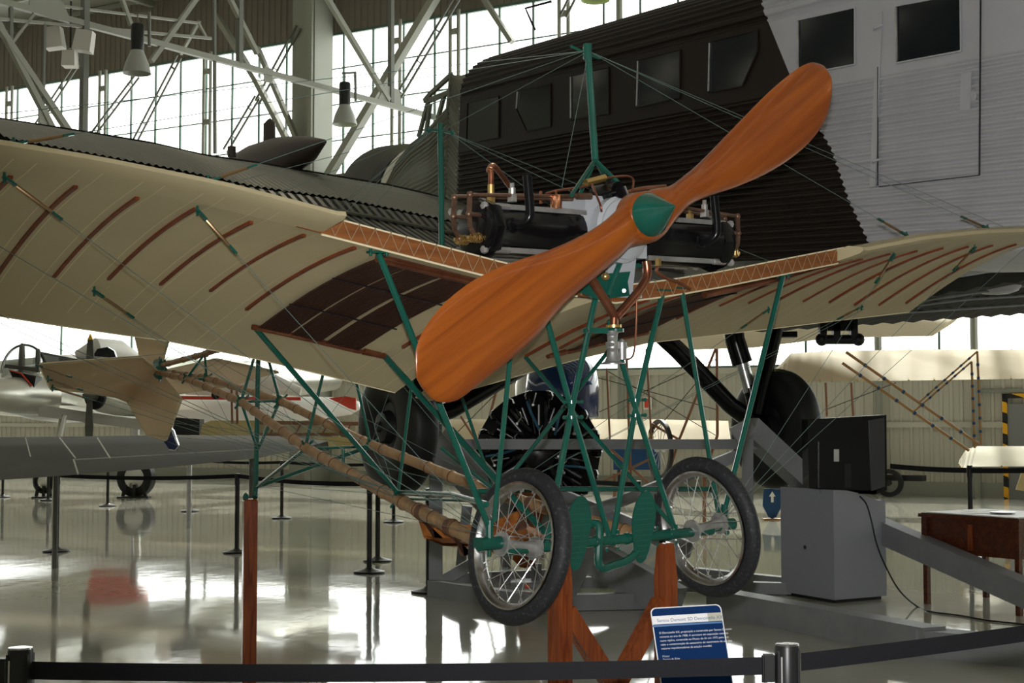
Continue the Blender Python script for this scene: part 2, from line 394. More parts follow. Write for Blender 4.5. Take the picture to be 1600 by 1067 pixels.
struct(b.build('window_6', M['sky']))
# purlins
b = MB()
for i in range(0, 44, 2): wbox(b, WR, WL, HZ - .16, HZ - .02, i, i + .09)
struct(b.build('trim_1', M['truss']))
# ------------------------------------------------------------------ roof truss running back to the wall
T0 = P(0, 5, 28.2); T1 = P(675, 180, 38.5); TD = Vector((T1.x - T0.x, T1.y - T0.y, 0)).normalized()
def TP(px, py): return HP(px, py, T0, TD)
def raise_to(p, q, y0):
    """members that leave the top of the picture carry on up to the roof"""
    return p + (p - q) * max(0, (HZ - .1 - p.z) / (p.z - q.z)) if y0 <= 0 else p
tr = empty('roof_truss', (T0.x, T0.y, 0)); tag(tr, 'grey lattice roof truss running back to the glazed wall', 'roof truss')
tr.location = (0, 0, 0)
b = MB(); a, c = TP(-60, -14), TP(690, 186); b.bar(a, c, .12, .12); b.build('bottom_chord', M['truss'], tr)
b = MB(); q = TP(-60, 24); b.bar(q, TP(330, 60), .05, .06); b.bar(TP(100, 10), TP(310, 36), .05, .05); b.bar(TP(310, 36), TP(322, 58), .05, .05); b.build('side_rail', M['truss'], tr)
for x0, y0, x1, y1, w, mm in ((134, -30, 130, 210, .13, 'trussd'), (375, -30, 374, 100, .12, 'trussd'), (611, -30, 611, 160, .12, 'trussd'),
      (0, 45, 108, 206, .12, 'truss'), (-6, 30, 84, 205, .11, 'truss'), (508, -8, 607, 157, .12, 'truss'), (308, -4, 236, 96, .1, 'truss'),
      (356, -8, 402, 84, .1, 'truss'), (335, -20, 336, 240, .06, 'trussd'), (184, -20, 205, 40, .08, 'truss'), (17, 12, 17, 64, .07, 'trussd'), (53, 22, 20, 66, .05, 'truss'), (70, 35, 67, 190, .05, 'trussd')):
    b = MB(); b.bar(raise_to(TP(x0, y0), TP(x1, y1), y0), TP(x1, y1), w, w); b.build('brace', M[mm], tr)
for pts in (((590, 155), (600, 133), (622, 140), (628, 168), (592, 160)), ((45, 0), (78, -10), (98, 5), (108, 30), (44, 15)), ((412, 104), (424, 108), (424, 130), (412, 128)), ((60, 165), (74, 165), (72, 200), (60, 190))):
    b = MB(); p = [TP(*q) for q in pts]; b.slab(p, TD.cross(Vector((0, 0, 1))) * .03); b.build('gusset_plate', M['truss'], tr)
# diagonal wall bracing: heavy ones and light lattice ones
wb = empty('wall_bracing'); tag(wb, 'heavy diagonal steel bracing in front of the upper glazing', 'bracing')
for x0, y0, x1, y1, w in ((680, -4, 500, 297, .26), (400, 125, 462, 245, .2), (757, 0, 800, 66, .17), (402, 74, 470, 232, .16), (338, 24, 402, 128, .2), (312, 32, 282, 85, .1)):
    b = MB(); b.bar(raise_to(WH(x0, y0, .7), WH(x1, y1, .7), y0), WH(x1, y1, .7), w, w * .7); b.build('brace', M['truss'], wb)
lb = empty('lattice_bracing'); tag(lb, 'thin laddered diagonal rods across the upper windows', 'bracing')
for x0, y0, x1, y1 in ((712, 0, 622, 152), (466, 42, 402, 160), (215, 118, 143, 213), (280, 88, 210, 222), (402, 152, 352, 236), (130, 85, 58, 195), (895, -5, 880, 25)):
    b = MB(); p, q = WH(x0, y0, .5), WH(x1, y1, .5); p = raise_to(p, q, y0); o = (q - p).cross(WN).normalized() * .09
    b.tube([p + o, q + o], .034, 6); b.tube([p - o, q - o], .034, 6); L = (q - p).length; i = .4
    while i < L: b.bar(p + (q - p) * (i / L) - o, p + (q - p) * (i / L) + o, .12, .03); i += .95
    b.build('lattice_rod', M['trussd'], lb)
# ------------------------------------------------------------------ hanging lamps
def high_bay(px, py0, py1, wpx, Y, label):
    top = P(px, py0, Y); bot = P(px, py1, Y); h = top.z - bot.z; r = wpx / FPX * Y / 2
    o = empty('high_bay_lamp', (top.x, top.y, top.z)); tag(o, label, 'lamp', 'high bay lamps under the roof truss')
    b = MB(); b.lathe((0, 0, -h), (0, 0, 1), [(0, r), (.02, r * .98), (h * .22, r * .8), (h * .42, r * .5), (h * .48, r * .44), (h * .46, r * .40), (h * .2, r * .74), (.01, r * .94)], 24, closed=True); b.build('lamp_shade', M['shade'], o)
    b = MB(); b.lathe((0, 0, -h), (0, 0, 1), [(h * .44, r * .44), (h * .47, r * .46), (h * .96, r * .46), (h, r * .4)], 20); b.build('housing', M['blackm'], o)
    b = MB(); b.ball((0, 0, -h * .72), r * .35); b.build('bulb', M['shadein'], o)
    b = MB(); b.tube([(0, 0, -.01), (0, 0, h * .22)], .015, 6); b.tube([(-.25 * r, 0, h * .22), (r * .9, 0, h * .24)], .025, 6); b.tube([(r * .8, 0, h * .24), (r * .85, 0, -h * .45)], .035, 6); b.build('bracket', M['trussd'], o)
high_bay(215, 38, 115, 45, 30, 'grey bell lamp with black housing, left one below the sloping truss')
high_bay(539, 129, 195, 40, 35, 'lit bell lamp with black housing hanging in front of the tall windows')
high_bay(930, -50, 1, 46, 17, 'green-glowing bell lamp just cut by the top edge above the dark fuselage')
lp = P(930, -6, 17); gl = lamp('lamp_glow', 'SPOT', lp, 150, size=.12, col=(.75, 1, .12)); gl.data.spot_size = math.radians(110)
lp = P(539, 185, 35); gl = lamp('lamp_glow', 'SPOT', lp, 60, size=.15, col=(.75, 1, .25)); gl.data.spot_size = math.radians(110)
def speaker_cluster():
    c = P(110, 60, 29.5); o = empty('loudspeaker_cluster', c); tag(o, 'cluster of three off-white loudspeakers hanging below the truss', 'loudspeaker')
    for x, z, r, k in ((-.32, 0, .25, 1), (.28, -.06, -.3, 1), (0, -.42, 0, .75)):
        b = MB(); X = Vector((math.cos(r), 0, math.sin(r) * .5)).normalized(); Zz = Vector((-X.z, 0, X.x))
        b.box((x, 0, z), (.36 * k, .3, .42 * k), X, Vector((0, 1, 0)), Zz, taper=.9); b.build('loudspeaker_box', M['ivory'], o)
    b = MB(); b.tube([(0, 0, .75), (0, 0, -.2)], .02, 6); b.build('hanger', M['blackm'], o)
speaker_cluster()
# ------------------------------------------------------------------ door with hazard frame, signs on the far wall
w0, _ = wcoord(1576, 700, .1); 
b = MB(); wbox(b, w0 - 4.2, w0, 0, 2.0, .05, .14); dr = struct(b.build('door_1', M['doorg']))
dz = WH(1566, 615, .16).z
b = MB(); wbox(b, w0, w0 + .1, 0, dz, .1, .18); wbox(b, w0 - 4.2, w0 + .1, dz - .1, dz, .1, .18); b.build('door_frame', M['hazard'], dr)
b = MB(); wa, _ = wcoord(1452, 612, .1); b = MB(); wbox(b, w0 - 4.2, wcoord(1530)[0], dz + .02, dz + .1, .05, .12); struct(b.build('trim_2', M['truss']))
b = MB(); p = WH(1012, 630, .1); b.box(p, (.22, .02, .3), WD, WN, Vector((0, 0, 1))); b.m = 1; b.box(p + WN * .012 + WD * .03, (.1, .01, .22), WD, WN, Vector((0, 0, 1)))
tag(b.build('safety_sign', [M['white'], M['red']]), 'small red and white safety sign on the far wall', 'sign')
b = MB(); p = WH(1011, 706, .15); b.lathe(p - Vector((0, 0, .3)), (0, 0, 1), [(0, .09), (.42, .09), (.5, .04), (.56, .03)], 12); fe = b.build('fire_extinguisher', M['red']); tag(fe, 'red fire extinguisher low on the far wall below the safety sign', 'fire extinguisher')
b = MB(); b.box(p + Vector((0, 0, .28)), (.16, .05, .05), WD, WN, Vector((0, 0, 1))); b.build('nozzle', M['ivory'], fe); b = MB(); b.box(p + WN * .095 + Vector((0, 0, -.12)), (.12, .006, .16), WD, WN, Vector((0, 0, 1))); b.build('paper_label', M['ivory'], fe)
b = MB(); p0 = G(995, 790); p = P(995, 757, p0.y); b.box((p0 + Vector((0, 0, 1.0))) , (.9, .06, .62)); o = b.build('display_panel', M['bluep']); tag(o, 'dark blue display panel standing behind the belt barrier', 'display panel')
for q in (-.35, .35): b = MB(); b.box(p0 + Vector((q, 0, .345)), (.05, .3, .69)); b.build('panel_foot', M['blackm'], o)
# arrow sign
p0 = G(1207, 812); Y = p0.y; o = empty('arrow_sign', (p0.x, p0.y, 0)); tag(o, 'blue pointed floor sign with a white arrow on a wooden foot', 'sign')
k = Y / FPX; b = MB(); pts = [(-13 * k, 0, 48 * k), (13 * k, 0, 48 * k), (15 * k, 0, 22 * k), (6 * k, 0, 4 * k), (0, 0, 1.5 * k), (-6 * k, 0, 4 * k), (-15 * k, 0, 22 * k)]; b.slab(pts, (0, .03, 0)); b.build('sign_board', M['bluep'], o)
b = MB(); b.slab([(-2 * k, 0, 27 * k), (2 * k, 0, 27 * k), (2 * k, 0, 36 * k), (5 * k, 0, 36 * k), (0, 0, 44 * k), (-5 * k, 0, 36 * k), (-2 * k, 0, 36 * k)], (0, -.006, 0)); b.build('arrow', M['white'], o)
b = MB(); b.box((0, .015, 1.0 * k), (30 * k, .25, 2 * k)); b.build('sign_foot', M['cane'], o)
b = MB(); q = G(1425, 940); 
# round wheel of a cart seen low under the far wall rail
p = WH(1390, 772, 1.2); b.lathe(Vector((p.x, p.y, .32)) - WN * .04, WN, [(0, .3), (.08, .3), (.08, .2), (0, .2)], 20, closed=True); b.lathe(Vector((p.x, p.y, .32)), WN, [(0, .06), (.1, .06)], 10); b.box(Vector((p.x, p.y, .42)) - WN * .35, (1.3, .3, .12), WD, WN, Vector((0, 0, 1)))
tag(b.build('cart', M['blackm']), 'low dark cart with a round wheel by the far wall', 'cart')
# ================================================================== THE LITTLE MONOPLANE
DM = empty('monoplane'); DM.location = (OX, OY, 0); DM.rotation_euler = (0, 0, PSI); SHEAR[0] = ROLL
tag(DM, 'small cream monoplane with green tube frame, bamboo booms and a big orange wooden propeller', 'aeroplane')
V = lambda t, s, z: Vector((t, s, z))
ZSP = [(0, 2.05), (.3, 2.085), (.6, 2.13), (1.15, 2.225), (1.5, 2.285), (1.86, 2.345), (2.3, 2.395), (3.1, 2.455)]
ZTE = [(0, 1.66), (.24, 1.71), (.6, 1.79), (.95, 1.865), (1.4, 1.945), (1.8, 1.985), (2.15, 2.02), (2.5, 2.06), (3.1, 2.12)]
STE = [(0, 1.35), (1.5, 1.33), (1.9, 1.22), (2.15, 1.12), (2.5, .98), (3.1, .86)]
def under(t, s):
    se = lerp(STE, t); u = max(0, s / se); a, c = lerp(ZSP, t), lerp(ZTE, t)
    return a + (c - a) * u + .21 * u * (1 - u) * (1 - .35 * u) - (.0 if s >= 0 else s * .19)
def upper(t, s):
    se = lerp(STE, t); u = min(1, (s + .16) / (se + .16))
    return under(t, s) + .004 + .19 * math.sqrt(max(u, 0)) * (1 - u) ** 1.6
TIP = 3.06
def wing(sg, root, lab):
    b = MB(); ts = [root + (TIP - root) * i / 36 for i in range(37)]
    rnd = random.Random(3)
    us = [0, .02, .06, .12, .2, .3, .4, .5, .6, .7, .8, .9, 1]
    lo, up = [], []
    for t in ts:
        tt = sg * t; se = lerp(STE, t) + rnd.uniform(-.006, .006)
        lo.append([V(tt, se * u, under(tt, se * u) - .006 * math.sin(t / .21 * 2 * PI) * math.sin(PI * u)) for u in us])
        up.append([V(tt, se * u, max(upper(tt, se * u), under(tt, se * u) + .004)) for u in us])
    b.grid(lo); b.grid(up)
    b.grid([[r[-1] for r in lo], [r[-1] for r in up]]); b.grid([lo[-1], up[-1]]); b.grid([lo[0], up[0]])
    b.grid([[r[0] for r in lo if abs(r[0].x) < 1.5], [r[0] for r in up if abs(r[0].x) < 1.5]])
    w = b.build('wing', M['fabric'], DM, ang=60, label=lab)
    # nose strip outboard of the spar cut-out
    b = MB(); rows = []
    n0 = 1.42
    for i in range(17):
        t = n0 + (TIP - n0) * i / 16; tt = sg * t
        fr = -.17
        rows.append([V(tt, .0, under(tt, 0)), V(tt, -.08, under(tt, -.08)), V(tt, -.145, under(tt, -.145)), V(tt, fr, under(tt, fr) + .008), V(tt, fr + .01, under(tt, fr) + .024), V(tt, -.08, upper(tt, -.08) + .01), V(tt, 0, upper(tt, 0))])
    rows.insert(0, [V(sg * (n0 - .03), p.y * (1 if 0 < k < 6 else 1), p.z) for k, p in enumerate(rows[0])])
    b.grid(rows); b.slab([rows[0][k] for k in range(7)], (0.002, 0, 0)); b.build('wing_nose', M['fabric'], w)
    # battens, seams
    bt = [.24, .45] + [1.22 + .212 * i for i in range(9)]
    for t in bt:
        if t < root: continue
        b = MB(); rows = []
        e = .80 if t > 1.3 else .9
        e = min(e, lerp(STE, t) - .12)
        for i in range(15):
            s = .05 + (e - .05) * i / 14; tt = sg * t; z = under(tt, s) - .004 - .006 * math.sin(t / .21 * 2 * PI) * math.sin(PI * s / lerp(STE, t))
            rows.append([V(tt - .007, s, z + .006), V(tt - .007, s, z - .007), V(tt + .007, s, z - .007), V(tt + .007, s, z + .006)])
        b.grid(rows); b.add(rows[0], [(0, 1, 2, 3)]); b.add(rows[-1], [(3, 2, 1, 0)]); b.build('batten', M['batten'], w)
    b = MB()
    for t in bt:
        if t < root: continue
        for d in (-.03, .045):
            rows = []
            for i in range(26):
                se = lerp(STE, t); s = (-.10 if t > 1.5 else .02) + (se - .03) * i / 25; tt = sg * (t + d)
                if s > se: break
                z = under(tt, s) - .003 - .006 * math.sin((t + d) / .21 * 2 * PI) * math.sin(PI * max(s, 0) / se)
                rows.append([V(tt - .0018, s, z), V(tt + .0018, s, z)])
            b.grid(rows)
    b.build('seam', M['seam'], w)
    # hem at the trailing edge and at the lip under the spar
    b = MB(); b.tube([V(sg * t, lerp(STE, t), under(sg * t, lerp(STE, t)) + .002) for t in ts], .0045, 6); b.tube([V(sg * t, -.002, under(sg * t, 0) - .002) for t in ts if t < 1.46], .006, 6)
    b.build('hem', M['seam'], w)
    return w
wL = wing(-1, .2, 'cream wing on the left of the photo seen from below'); wR = wing(1, -.08, 'cream wing on the right of the photo seen nearly edge on')
# exposed spar with zigzag lacing
for sg in (-1, 1):
    b = MB(); rows = []
    for i in range(13):
        t = sg * (1.5 * i / 12); z = lerp(ZSP, t)
        hh = .062 if i < 12 else .03
        rows.append([V(t, -.012, z), V(t, -.012, z + hh), V(t, .03, z + hh), V(t, .03, z)])
    b.grid(rows, close=True); sp = b.build('spar', M['spar'], DM)
    b = MB(); t = .12; k = 0
    while t < 1.46:
        za, zb = lerp(ZSP, t), lerp(ZSP, t + .034)
        p, q = V(sg * t, -.016, za + .001), V(sg * (t + .034), -.016, zb + .064)
        if k % 2: p, q = V(sg * t, -.016, za + .064), V(sg * (t + .034), -.016, zb + .001)
        b.tube([p, q], .0013, 4, caps=False)
        if k % 2: b.ball(p, .004, n=6)
        t += .034; k += 1
    b.build('lacing', M['lace'], sp)
    b = MB(); b.tube([V(sg * t, -.008, lerp(ZSP, t) + .066) for t in [i * .12 for i in range(13)]], .0035, 6); b.build('hem', M['seam'], sp)
# wing radiators: rows of thin dark tubes under each wing with copper headers
for sg in (-1, 1):
    b = MB(); n = 44
    for i in range(n):
        t = .615 + (1.10 - .615) * i / (n - 1)
        if abs(t - .79) < .008 or abs(t - .955) < .008: continue
        b.tube([V(sg * t, s, under(sg * t, s) - .014) for s in [.06 + .95 * k / 9 for k in range(10)]], .0048, 5)
    r = b.build('radiator', M['darkrib'], DM)
    b = MB(); b.tube([V(sg * t, .055, under(sg * t, .05) - .02) for t in (.58, .75, .95, 1.12)], .017, 12); b.build('header_pipe', M['copper'], r)
    b = MB(); b.tube([V(sg * t, 1.02, under(sg * t, 1.0) - .02) for t in (.6, .75, .95, 1.13)], .012, 10)
    b.tube([V(sg * .61, 1.02, under(.6, 1.0) - .02), V(sg * .3, 1.02, 1.868), V(0, 1.02, 1.866)], .009, 8); b.cyl(V(sg * .58, 1.02, under(.6, 1.0) - .02), V(sg * .47, 1.02, 1.867), .016); b.build('header_pipe', M['copper'], r)
    b = MB()
    for s in (.38, .72): b.tube([V(sg * t, s, under(sg * t, s) - .022) for t in (.6, .75, .95, 1.12)], .0035, 6)
    b.build('cross_bar', M['blackm'], r)
# ---- struts
def strut(pts, r=.0115, m='green', name='strut'):
    b = MB(); b.tube(pts, r, 10); return b.build(name, M[m], DM)
hubL, hubR = V(-.64, 0, 1.115), V(.64, 0, 1.10)
def foot(p, d=.03):   # small end fitting with bolts
    b = MB(); b.box(p, (.09, .03, .008)); b.cyl(p + V(-.035, 0, -.014), p + V(-.035, 0, .012), .006); b.cyl(p + V(.035, 0, -.014), p + V(.035, 0, .012), .006); return b
s1t, s1rt = V(-1.13, .03, under(1.13, .03) - .01), V(1.06, .03, under(1.06, .03) - .01)
s2t = A(390, 502, s=1.05)
jL, jR = V(-.28, 1.2, 1.21), V(.28, 1.2, 1.19)
S_ = [([s1t, hubL + V(0, 0, .05)], .0125), ([s1rt, hubR + V(0, 0, .05)], .0125),
      ([A(390, 502, s=1.05), jL + V(0, 0, .03)], .0115), ([A(970, 524, s=1.0), jR], .0105),
      ([A(597, 552, s=1.05), A(770, 744, s=.5), A(850, 830, s=.08)], .0145), ([A(821, 558, s=.9), A(1050, 820, s=.05)], .0095),
      ([A(823, 430, s=0), A(797, 560, s=0), A(772, 815, s=0)], .0105), ([A(1065, 452, s=0), A(1112, 735, s=0), A(1122, 800, s=0)], .0105),
      ([A(852, 490, s=0), A(893, 640, s=0), A(953, 842, s=0)], .012), ([A(935, 445, s=0), A(893, 640, s=0), A(854, 848, s=0)], .013),
      ([A(952, 500, s=0), A(993, 637, s=0), A(1057, 836, s=0)], .0125), ([A(1036, 455, s=0), A(993, 637, s=0), A(957, 842, s=0)], .0125),
      ([A(949, 462, s=-.03), A(975, 392, s=-.03)], .013)]
for pts, r in S_: strut(pts, r)
for p in (s1t, s1rt, s2t, A(597, 552, s=1.05), A(1065, 452, s=0), A(1036, 455, s=0)): foot(V(p.x, p.y, p.z + .004)).build('strut_fitting', M['green'], DM)
# clamps where the struts cross
for px, py in ((893, 640), (993, 637)):
    for dy in (-12, 12):
        b = MB(); c = A(px, py + dy, s=0); b.lathe(c - V(0, 0, .006), (0, 0, 1), [(0, .026), (.012, .026)], 12); b.cyl(c + V(-.045, -.01, 0), c + V(.045, -.01, 0), .006); b.ball(c + V(.045, -.01, 0), .009, n=8); b.ball(c + V(-.045, -.01, 0), .009, n=8); b.build('clamp', M['green'], DM)
# ---- axle, foot plates, pedal loop
axz = 1.072
b = MB(); b.tube([V(-.56, 0, axz), V(.56, 0, axz)], .021, 14); b.tube([V(.18, 0, axz), V(.40, 0, axz)], .0225, 14)
for t in (-.11, -.02, .06, .3): b.cyl(V(t, 0, axz), V(t + .014, 0, axz), .025, n=14)
ax = b.build('axle', M['green'], DM)
for t in (-.30, -.19, -.06, .0, .22, .33):
    for q in (-.03, .03): b = MB(); b.cyl(V(t, -.02, axz + q * .9), V(t, -.02, axz + q * 1.4), .006, n=6); b.build('bolt', M['green'], ax)
M['rivet'] = mat('pale_green_rivet', (.10, .22, .17), .4)
def plate(cx):
    o = []
    for i in range(32):
        a = 2 * PI * i / 32; z = math.cos(a) * .15; x = math.sin(a)
        w = .052 if z > .02 else (.038 if z < -.02 else .042)
        w = .052 + .018 / (1 + math.exp(-z * 40))
        o.append(V(cx + x * w, 0, axz + .045 + z))
    b = MB(); b.slab([p + V(0, -.032 - (p.z - axz) * .12, 0) for p in o], (0, .006, 0))
    f = b.build('foot_plate', M['green'], DM)
    b = MB()
    for i in range(-5, 6):
        for j in range(-13, 14, 2):
            x, z = i * .011 + (j % 4 == 1) * .005, j * .011; w = .047 + .018 / (1 + math.exp(-z * 40))
            if (x / w) ** 2 + (z / .142) ** 2 < .9: b.ball(V(cx + x, -.033 - (z + .045) * .12, axz + .045 + z), .0013, n=5)
    b.build('rivet', M['rivet'], f)
    b = MB(); b.box(V(cx, -.028, axz + .05), (.02, .014, .07)); b.build('bracket', M['green'], f)
plate(-.225); plate(.128)
b = MB(); q = .0175; b.pipe([A(915, 822, s=.05), A(936, 822, s=.0), A(936, 884, s=-.01), A(962, 882, s=-.01), A(982, 874, s=-.01), A(994, 862, s=-.01), A(1000, 845, s=-.01)], q, 10); b.build('pedal_loop', M['green'], DM)
# ---- wheels
def wheel(loc, ry, rz=0):
    SHEAR[0] = 0; loc = (loc[0], loc[1], loc[2] + ROLL * loc[0])
    R, rt = .308, .034; b = MB(); prof = []
    for i in range(12):
        a = 2 * PI * i / 12; prof.append((math.cos(a) * rt * .95, R - rt + math.sin(a) * rt))
    b.lathe((0, 0, 0), (1, 0, 0), prof, 56, closed=True); w = b.build('wheel', M['rubber'], DM); w.location = loc; w.rotation_euler = (0, ry, rz)
    b = MB(); r = R - 2 * rt
    b.lathe((0, 0, 0), (1, 0, 0), [(-.030, r + .010), (-.033, r + .002), (-.02, r - .012), (0, r - .018), (.02, r - .012), (.033, r + .002), (.030, r + .010), (.018, r + .002), (0, r - .008), (-.018, r + .002)], 56, closed=True)
    for k in range(36):
        a = 2 * PI * k / 36; b.cyl(V((-1) ** k * .008, math.cos(a) * (r - .012), math.sin(a) * (r - .012)), V((-1) ** k * .008, math.cos(a) * (r - .03), math.sin(a) * (r - .03)), .004, .0025, n=6)
    b.build('rim', M['rim'], w)
    b = MB(); H = .078
    b.lathe((0, 0, 0), (1, 0, 0), [(-H - .045, .012), (-H - .012, .02), (-H - .012, .048), (-H, .048), (-H + .004, .03), (-.03, .022), (.03, .022), (H - .004, .03), (H, .048), (H + .012, .048), (H + .012, .02), (H + .045, .012)], 24); b.build('hub', M['alu'], w)
    b = MB()
    for k in range(36):
        sd = (-1) ** k; a = 2 * PI * k / 36; a2 = a + (0.62 if (k // 2) % 2 else -.62)
        b.tube([V(sd * H, math.cos(a2) * .045, math.sin(a2) * .045), V(sd * .008, math.cos(a) * (r - .014), math.sin(a) * (r - .014))], .0017, 5, caps=False)
    b.build('spokes', M['steel'], w); SHEAR[0] = ROLL
    return w
wheel((-.50, 0, 1.085), math.radians(9)); wheel((.525, 0, 1.088), math.radians(-9))
# hub forks and tubes that carry the wheels
b = MB(); b.tube([hubL + V(0, 0, .08), hubL + V(0, 0, 0)], .016, 10); b.cyl(hubL + V(-.05, .0, -.01), hubL + V(.05, 0, -.01), .026); b.box(hubL + V(-.02, .02, -.005), (.04, .06, .036)); b.cyl(hubL + V(0, 0, -.02), hubL + V(0, 0, -.06), .008); b.build('hub_fork', M['green'], DM)
b = MB(); b.tube([hubR + V(0, 0, .08), hubR], .016, 10); b.cyl(hubR + V(-.05, 0, -.01), hubR + V(.05, 0, -.01), .026); b.build('hub_fork', M['green'], DM)
strut([jL + V(0, -.02, .03), A(705, 773, s=.5), hubL + V(0, .02, .14)], .012, 'green', 'side_tube'); strut([jL + V(.02, -.04, 0), A(752, 783, s=.3)], .006, 'green', 'side_tube')
strut([A(745, 768, s=.75), A(871, 764, s=.75), A(1112, 764, s=.75) * 1.0], .0125, 'green', 'cross_tube')
strut([A(1112, 764, s=.75), A(1126, 800, s=.4), A(1136, 832, s=.05)], .012, 'green', 'side_tube')
strut([A(690, 700, s=1.1), A(768, 762, s=.75)], .010, 'green', 'strut')
# ---- bamboo booms
def boom(pts, r0, r1, name='boom'):
    b = MB(); rr = random.Random(len(name) + int(r0 * 1e4) + int(pts[0].x * 100)); path = []; rad = []
    P_ = [Vector(p) for p in pts]; L = sum((P_[i + 1] - P_[i]).length for i in range(len(P_) - 1))
    def at(d):
        for i in range(len(P_) - 1):
            l = (P_[i + 1] - P_[i]).length
            if d <= l or i == len(P_) - 2: return P_[i] + (P_[i + 1] - P_[i]) * (d / l)
            d -= l
    nodes = []; d = .1
    while d < L: nodes.append(d); d += rr.uniform(.13, .24)
    ds = sorted([0, L] + [n for n in nodes] + [n - .018 for n in nodes] + [n + .018 for n in nodes])
    for d in ds:
        if d < 0 or d > L: continue
        r = r0 + (r1 - r0) * d / L; 
        if d in nodes: r *= 1.17
        path.append(at(d)); rad.append(r)
    b.tube(path, rad, 12); b.m = 1
    for n in nodes:
        p, q = at(n - .004), at(n + .004); r = (r0 + (r1 - r0) * n / L) * 1.19; b.tube([p, q], r, 12)
    return b.build(name, [M['bamboo'], M['node']], DM)
for sg in (-1, 1):
    boom([V(sg * .03, 4.42, 1.885), V(sg * .068, 3.91, 1.833), V(sg * .125, 3.07, 1.68), V(sg * .2, 2.2, 1.432), V(sg * .28, 1.2, 1.205), V(sg * .39, .32, 1.05)], .018, .032)
boom([V(0, 4.42, 1.93), V(0, 3.75, 1.985), V(0, 2.5, 2.14), V(0, 1.4, 2.24)], .017, .026)
def joint(p, d=.03):
    b = MB(); b.ball(p, d, n=10)
    for a in range(5): q = V(math.cos(a * 1.3) * 1.5, math.sin(a * 1.7), math.sin(a * 2.1 + 1) * 1.3) * d; b.cyl(p, p + q, .006, n=6); b.ball(p + q, .008, n=6)
    return b.build('boom_joint', M['green'], DM)
for sg in (-1, 1):
    for q in ((.068, 3.91, 1.833), (.125, 3.07, 1.68), (.2, 2.2, 1.432), (.28, 1.2, 1.21)): joint(V(sg * q[0], q[1], q[2]), .022 if q[1] > 3.5 else .03)
    for a, c in (((sg * .068, 3.91, 1.833), (0, 3.8, 1.98)), ((sg * .125, 3.07, 1.68), (0, 3.07, 2.07)), ((sg * .125, 3.07, 1.68), (0, 3.1, 1.40)), ((sg * .2, 2.2, 1.432), (0, 2.2, 2.17)), ((sg * .28, 1.2, 1.21), (0, 1.4, 2.22))): strut([Vector(a), Vector(c)], .0085 if a[1] < 3.5 else .007)
    strut([V(sg * .2, 2.2, 1.425), V(0, 3.1, 1.19)], .011)
for a, c in (((-.125, 3.07, 1.68), (.125, 3.07, 1.68)), ((-.2, 2.2, 1.425), (.2, 2.2, 1.425)), ((-.068, 3.91, 1.83), (.068, 3.91, 1.83))): strut([Vector(a), Vector(c)], .008, 'green', 'cross_tube')
b = MB(); b.tube([V(0, 3.1, 2.06), V(0, 3.12, 1.2)], .014, 10); b.tube([V(0, 3.12, 1.2), V(0, 3.115, 1.16), V(-.02, 3.09, 1.13)], .016, 10); b.build('tail_post', M['green'], DM)
strut([V(.0, 2.15, 1.425), V(0, 2.15, 1.30)], .009); 
# seat slung below the lower booms
b = MB(); rows = []
for i in range(13):
    t = -.30 + .60 * i / 12; c = (1 - (t / .30) ** 2)
    rows.append([V(t, 1.0, 1.13 - .06 * c), V(t, .95, 1.045 - .03 * c), V(t, .8, 1.02 - .03 * c), V(t, .62, 1.03 - .03 * c), V(t, .58, 1.06 - .03 * c)])
b.grid(rows); b.grid([[p + V(0, 0, .012) for p in r] for r in rows]); st = b.build('seat', M['wicker'], DM)
b = MB()
for i in range(12): 
    t = -.27 + .54 * i / 11; b.ball(V(t, 1.0, 1.11 - .06 * (1 - (t / .3) ** 2)), .008, n=6)
b.build('stud', M['brass'], st)
for sg in (-1, 1):
    for s in (.68, .95):
        c = V(sg * (.39 - .11 * (s - .32) / .88), s, 1.05 + .155 * (s - .32) / .88); b = MB()
        b.lathe(c + V(0, -.02, 0), (0, 1, 0), [(0, .036), (.035, .036)], 14); b.slab([c + V(-.03, -.02, -.01), c + V(.03, -.02, -.01), c + V(-sg * .06, -.02, -.13), c + V(-sg * .10, -.02, -.12)], (0, .035, 0)); b.build('strap', M['leather'], st)
# ---- tail: four fabric panels on a universal joint
pv = V(0, 4.46, 1.885); aft = A(199, 628, t=0)
def panel(pts, th, nm):
    b = MB(); b.slab(pts, th); p = b.build(nm, M['fabric_tail'], DM, ang=20); b = MB(); b.tube(pts + [pts[0]], .006, 6); b.build('hem', M['fabric'], p); return p
panel([pv, A(221, 558, t=-.3), A(60, 570, t=-1.05), A(79, 608, t=-1.05), A(125, 612, t=-.7), A(180, 620, t=-.2), aft], (0, .004, .012), 'tailplane')
panel([pv, A(283, 623, t=-.0), A(259, 688, t=0), A(229, 679, t=0), aft], (.012, 0, 0), 'fin')
panel([pv, A(219, 560, t=0), A(205, 500, t=0), A(272, 500, t=0), A(258, 548, t=0)], (.012, 0, 0), 'fin')
panel([pv, A(338, 562, t=.62), A(435, 582, t=1.15), A(400, 590, t=1.0), A(362, 603, t=.75), A(273, 616, t=.2)], (0, .004, .012), 'tailplane')
b = MB(); q0, q1 = pv + V(-.01, .05, 0), aft
for k in range(22):
    p = q0 + (q1 - q0) * (k / 22); b.tube([p + V(-.03, 0, .02), p + V(.03, .02, -.02)], .003, 4)
b.build('lacing', M['seam'], DM)
b = MB(); b.ball(pv + V(0, -.02, 0), .05, n=10); b.tube([pv + V(0, -.05, .06), pv + V(0, .04, .06)], .03, 8); b.tube([pv + V(0, -.02, -.06), pv + V(0, -.02, .1)], .012, 8); b.build('universal_joint', M['green'], DM)
